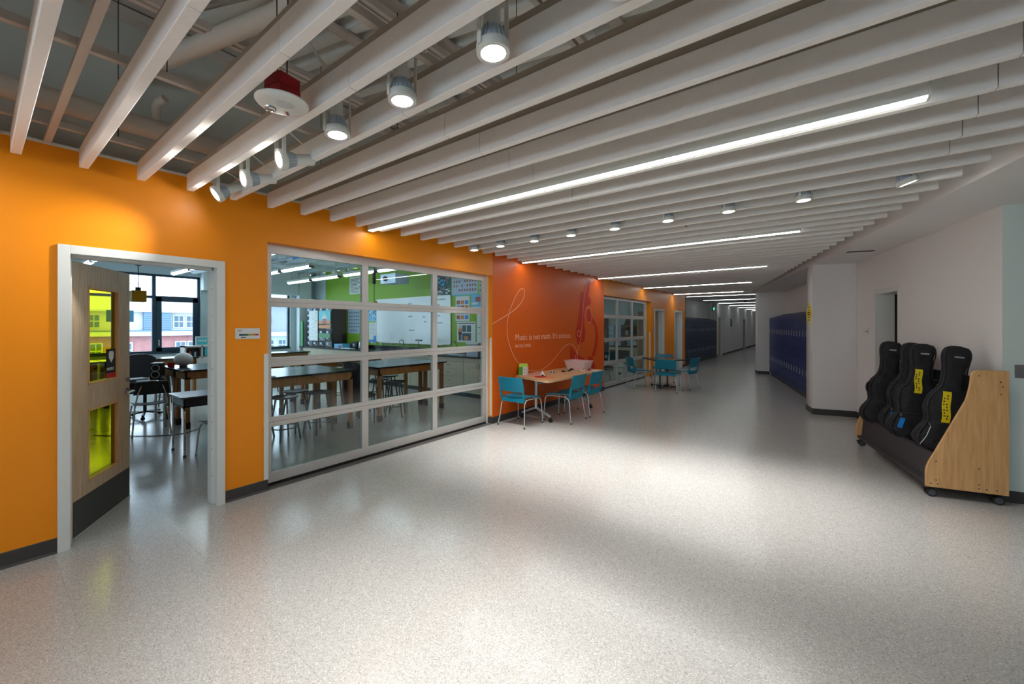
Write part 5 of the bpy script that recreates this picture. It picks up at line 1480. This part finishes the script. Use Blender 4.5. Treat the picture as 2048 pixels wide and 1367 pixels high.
for x_, z_, m, w in ((.05, .40, 'bin', .1), (.12, .02, 'skyblue', .14), (.30, .39, 'ink', .18), (.56, .39, 'orangeprint', .15), (.31, .02, 'paper', .16), (.58, .02, 'stool', .18)):
    t = thing('shelf_item', {'bin': 'pale cup on the cube shelf, upper left', 'skyblue': 'small blue lit device on the cube shelf, lower left', 'ink': 'dark box on the cube shelf, upper middle', 'orangeprint': 'orange box on the cube shelf, upper right', 'paper': 'white packet on the cube shelf, lower middle', 'stool': 'grey box on the cube shelf, lower right'}[m], 'box', (-1.56 + x_, 14.58, .863 + z_))
    MB().box(0, w, 0, .2, 0, .17).build('box', m, t, bevel=.005)
simple('green_crate', 'green crate on top of the wooden cube shelf', 'crate', (-1.0, 14.70, 1.606), [('crate', MB().box(-.14, .12, -.14, .14, 0, .22), 'greenplastic')])
simple('dark_bag', 'dark patterned bag on top of the wooden cube shelf', 'bag', (-1.42, 14.70, 1.606), [('bag', MB().prism([(-.16, 0), (.16, 0), (.12, .25), (-.06, .25)], -.12, .12, 'xz'), 'mesh')])
for i, x_ in enumerate((-2.0, -1.74)):
    for j in range(4):
        t = thing('parts_bin', 'pale blue stacked bin left of the cube shelf, %s stack, %s from the bottom' % (('left', 'right')[i], ORD[j + 1]), 'bin', (x_, 14.45, .8625 + j * .195), 0, 'stacked pale blue bins')
        MB().box(-.11, .11, 0, .35, 0, .15).build('bin', 'bin', t, bevel=.006); MB().box(-.12, .12, -.01, .36, .15, .185).build('lid', 'skyblue', t, bevel=.005)
simple('dark_machine', 'dark machine on a shelf at the left of the second room', 'machine', (-2.50, 14.55, 1.50), [('body', MB().box(-.22, .18, 0, .35, 0, .38), 'mesh'), ('stand', MB().box(-.3, .3, 0, .4, -.03, 0), 'stool'), ('post', MB().box(-.28, -.25, 0, .4, -.635, -.03).box(.25, .28, 0, .4, -.635, -.03), 'stool')])
simple('black_monitor', 'large black screen standing before the second room cabinets', 'screen', (-1.48, 14.1, 0), [('screen', MB().box(-.42, .30, -.02, .02, .34, .72), 'ink'), ('stand', MB().box(-.10, .0, -.02, .02, .02, .35), 'ink'), ('foot', MB().box(-.3, .2, -.15, .15, 0, .02), 'ink')])
simple('white_drawer_box', 'white plastic drawer box on the floor behind the far glazed door', 'box', (-.62, 11.9, 0), [('box', MB().box(-.14, .17, -.17, .17, 0, .40), 'paper'), ('label', MB().box(.02, .12, -.173, -.171, .14, .20), 'stool'), ('tray', MB().box(-.15, .18, -.18, -.17, .33, .36), 'bin')])
simple('paper_bag', 'crumpled white bag on the drawer box', 'bag', (-.62, 11.9, .401), [('bag', MB().prism([(-.1, 0), (.1, 0), (.06, .12), (.0, .09), (-.05, .14)], -.08, .08, 'xz'), 'paper')])
for x_, y_, l in ((-1.05, 11.3, 'dark high chair behind the left panes of the far glazed door'), (-1.6, 12.3, 'second dark high chair deeper in the far room')):
    t = thing('drafting_chair', l, 'chair', (x_, y_, 0), R(150))
    MB().box(-.22, .22, -.2, .2, .58, .64).build('seat', 'mesh', t, bevel=.02); MB().box(-.21, .21, -.24, -.19, .72, 1.08).build('backrest', 'mesh', t, bevel=.02)
    for sx in (-1, 1):
        MB().tube([(sx * .19, -.22, 1.0), (sx * .19, -.2, .6), (sx * .24, -.25, 0)], .012, 8).tube([(sx * .19, .18, .6), (sx * .24, .24, 0)], .012, 8).build('leg', 'stool', t, smooth=True)
    MB().tube([(-.22, -.22, .3), (.22, -.22, .3), (.22, .21, .3), (-.22, .21, .3)], .009, 6, closed=True).build('foot_ring', 'stool', t)
for k in range(3):  # ceiling lamps added to brighten the second room
    t = thing('workroom_fill_light', 'pale strip light added on the second room ceiling, %s from the glazed door' % ORD[k + 1], 'ceiling light', (-3.6, 8.9 + k * 2.1, 2.9))
    MB().box(0, 2.4, -.05, .05, 0, .01).build('diffuser', 'tube', t); MB().box(-.02, 2.42, -.06, .06, .01, .08).build('housing', 'lampwhite', t)
    for q in (.2, 2.2): MB().tube([(q, 0, .08), (q, 0, .40)], .006, 6).build('stem', 'silver', t)

# ================================================================== OUTSIDE
gr = MB().box(-80, -10.6, -40, 60, -9.3, -9.0).build('ground', 'snow'); tag(gr, 'snowy ground below the classroom windows', 'ground', kind='structure')
hs = thing('townhouse', 'brick and cream townhouse row with snowy roof seen through the window', 'building', (-55, 4, 0))
# local: x toward viewer, y along facade
MB().box(-8, 0, -20, 17.4, -9, .55).build('brick_wall', 'brick', hs)
MB().box(-8, -.3, -20, 17.4, .55, 3.1).build('upper_wall', 'siding', hs)
MB().box(-8, .15, 7.2, 9.6, 1.0, 3.4).build('bay', 'bluesiding', hs)
for k in range(12): MB().box(.15, .19, 7.2, 9.6, 1.02 + k * .2, 1.03 + k * .2 + .12).build('siding_board', 'bluesiding', hs)
MB().box(-.8, .7, -20, 17.5, .50, .95).build('snow_ledge', 'snow', hs)
MB().box(-1, .35, -20, 17.5, .95, 1.12).build('slate_band', 'bluesiding', hs)
MB().prism([(-9, 3.1), (.3, 3.1), (.3, 3.3), (-4, 5.0), (-9, 3.5)], -20, 17.5, 'xz').build('roof', 'snow', hs)
def hwin(y, z, w, h, x=0.0, par=None):
    f = MB().box(x, x + .1, y - .12, y + w + .12, z - .12, z + h + .12).build('window', 'snow', par or hs)
    MB().box(x + .1, x + .13, y, y + w, z, z + h).build('pane', 'housewin', f)
    MB().box(x + .13, x + .16, y, y + w, z + h / 2 - .05, z + h / 2 + .05).box(x + .13, x + .16, y + w / 2 - .03, y + w / 2 + .03, z, z + h).build('glazing_bar', 'snow', f)
for y in (-12, -9.5, -6, -3, 0, 3, 5.3, 9.95, 11.1, 14.4, 15.6):
    hwin(y, 1.45, .8, 1.25, -.3)
    hwin(y + .1, -1.7, .8, 1.4)
    hwin(y + .1, -5.2, .8, 1.5)
h2 = thing('townhouse', 'pale lilac townhouse with red shutter seen through the glazed door', 'building', (-56, 22.6, 0))
MB().box(-8, 0, 0, 22, -9, .2).build('lower_wall', 'snow', h2)
MB().box(-8, -.2, 0, 22, .2, 4.6).build('upper_wall', 'greysiding', h2)
MB().prism([(-9, 4.6), (.4, 4.6), (.4, 4.9), (-4, 6.6)], 0, 22, 'xz').build('roof', 'snow', h2)
MB().box(-.8, .9, 0, 22, .2, .75).build('snow_ledge', 'snow', h2)
MB().box(-.2, 0, 0.6, 2.1, 1.9, 2.9).build('red_shutter', 'redshut', h2)
for y in (1.4, 3.0, 5, 7, 10, 13): hwin(y, -1.6, .9, 1.2, 0, h2)
sgn = thing('window_print', 'small blue print taped inside the classroom window', 'sign', (WX - .06, 1.72, 1.92))
sgn.location = (WX - .05, 2.28, 1.86)
MB().box(0, .004, -.28, .24, -.16, .14).build('sheet', 'skyblue', sgn)
MB().box(.004, .005, -.15, .10, -.05, .0).build('lettering', 'paper', sgn)

# corridor details on the far wall
t = thing('wall_device', 'small dark wall device between the far corridor doors', 'device', (.001, 26.9, 1.55))
MB().box(0, .05, -.1, .1, 0, .45).build('body', 'stool', t)

sc.render.film_transparent = False
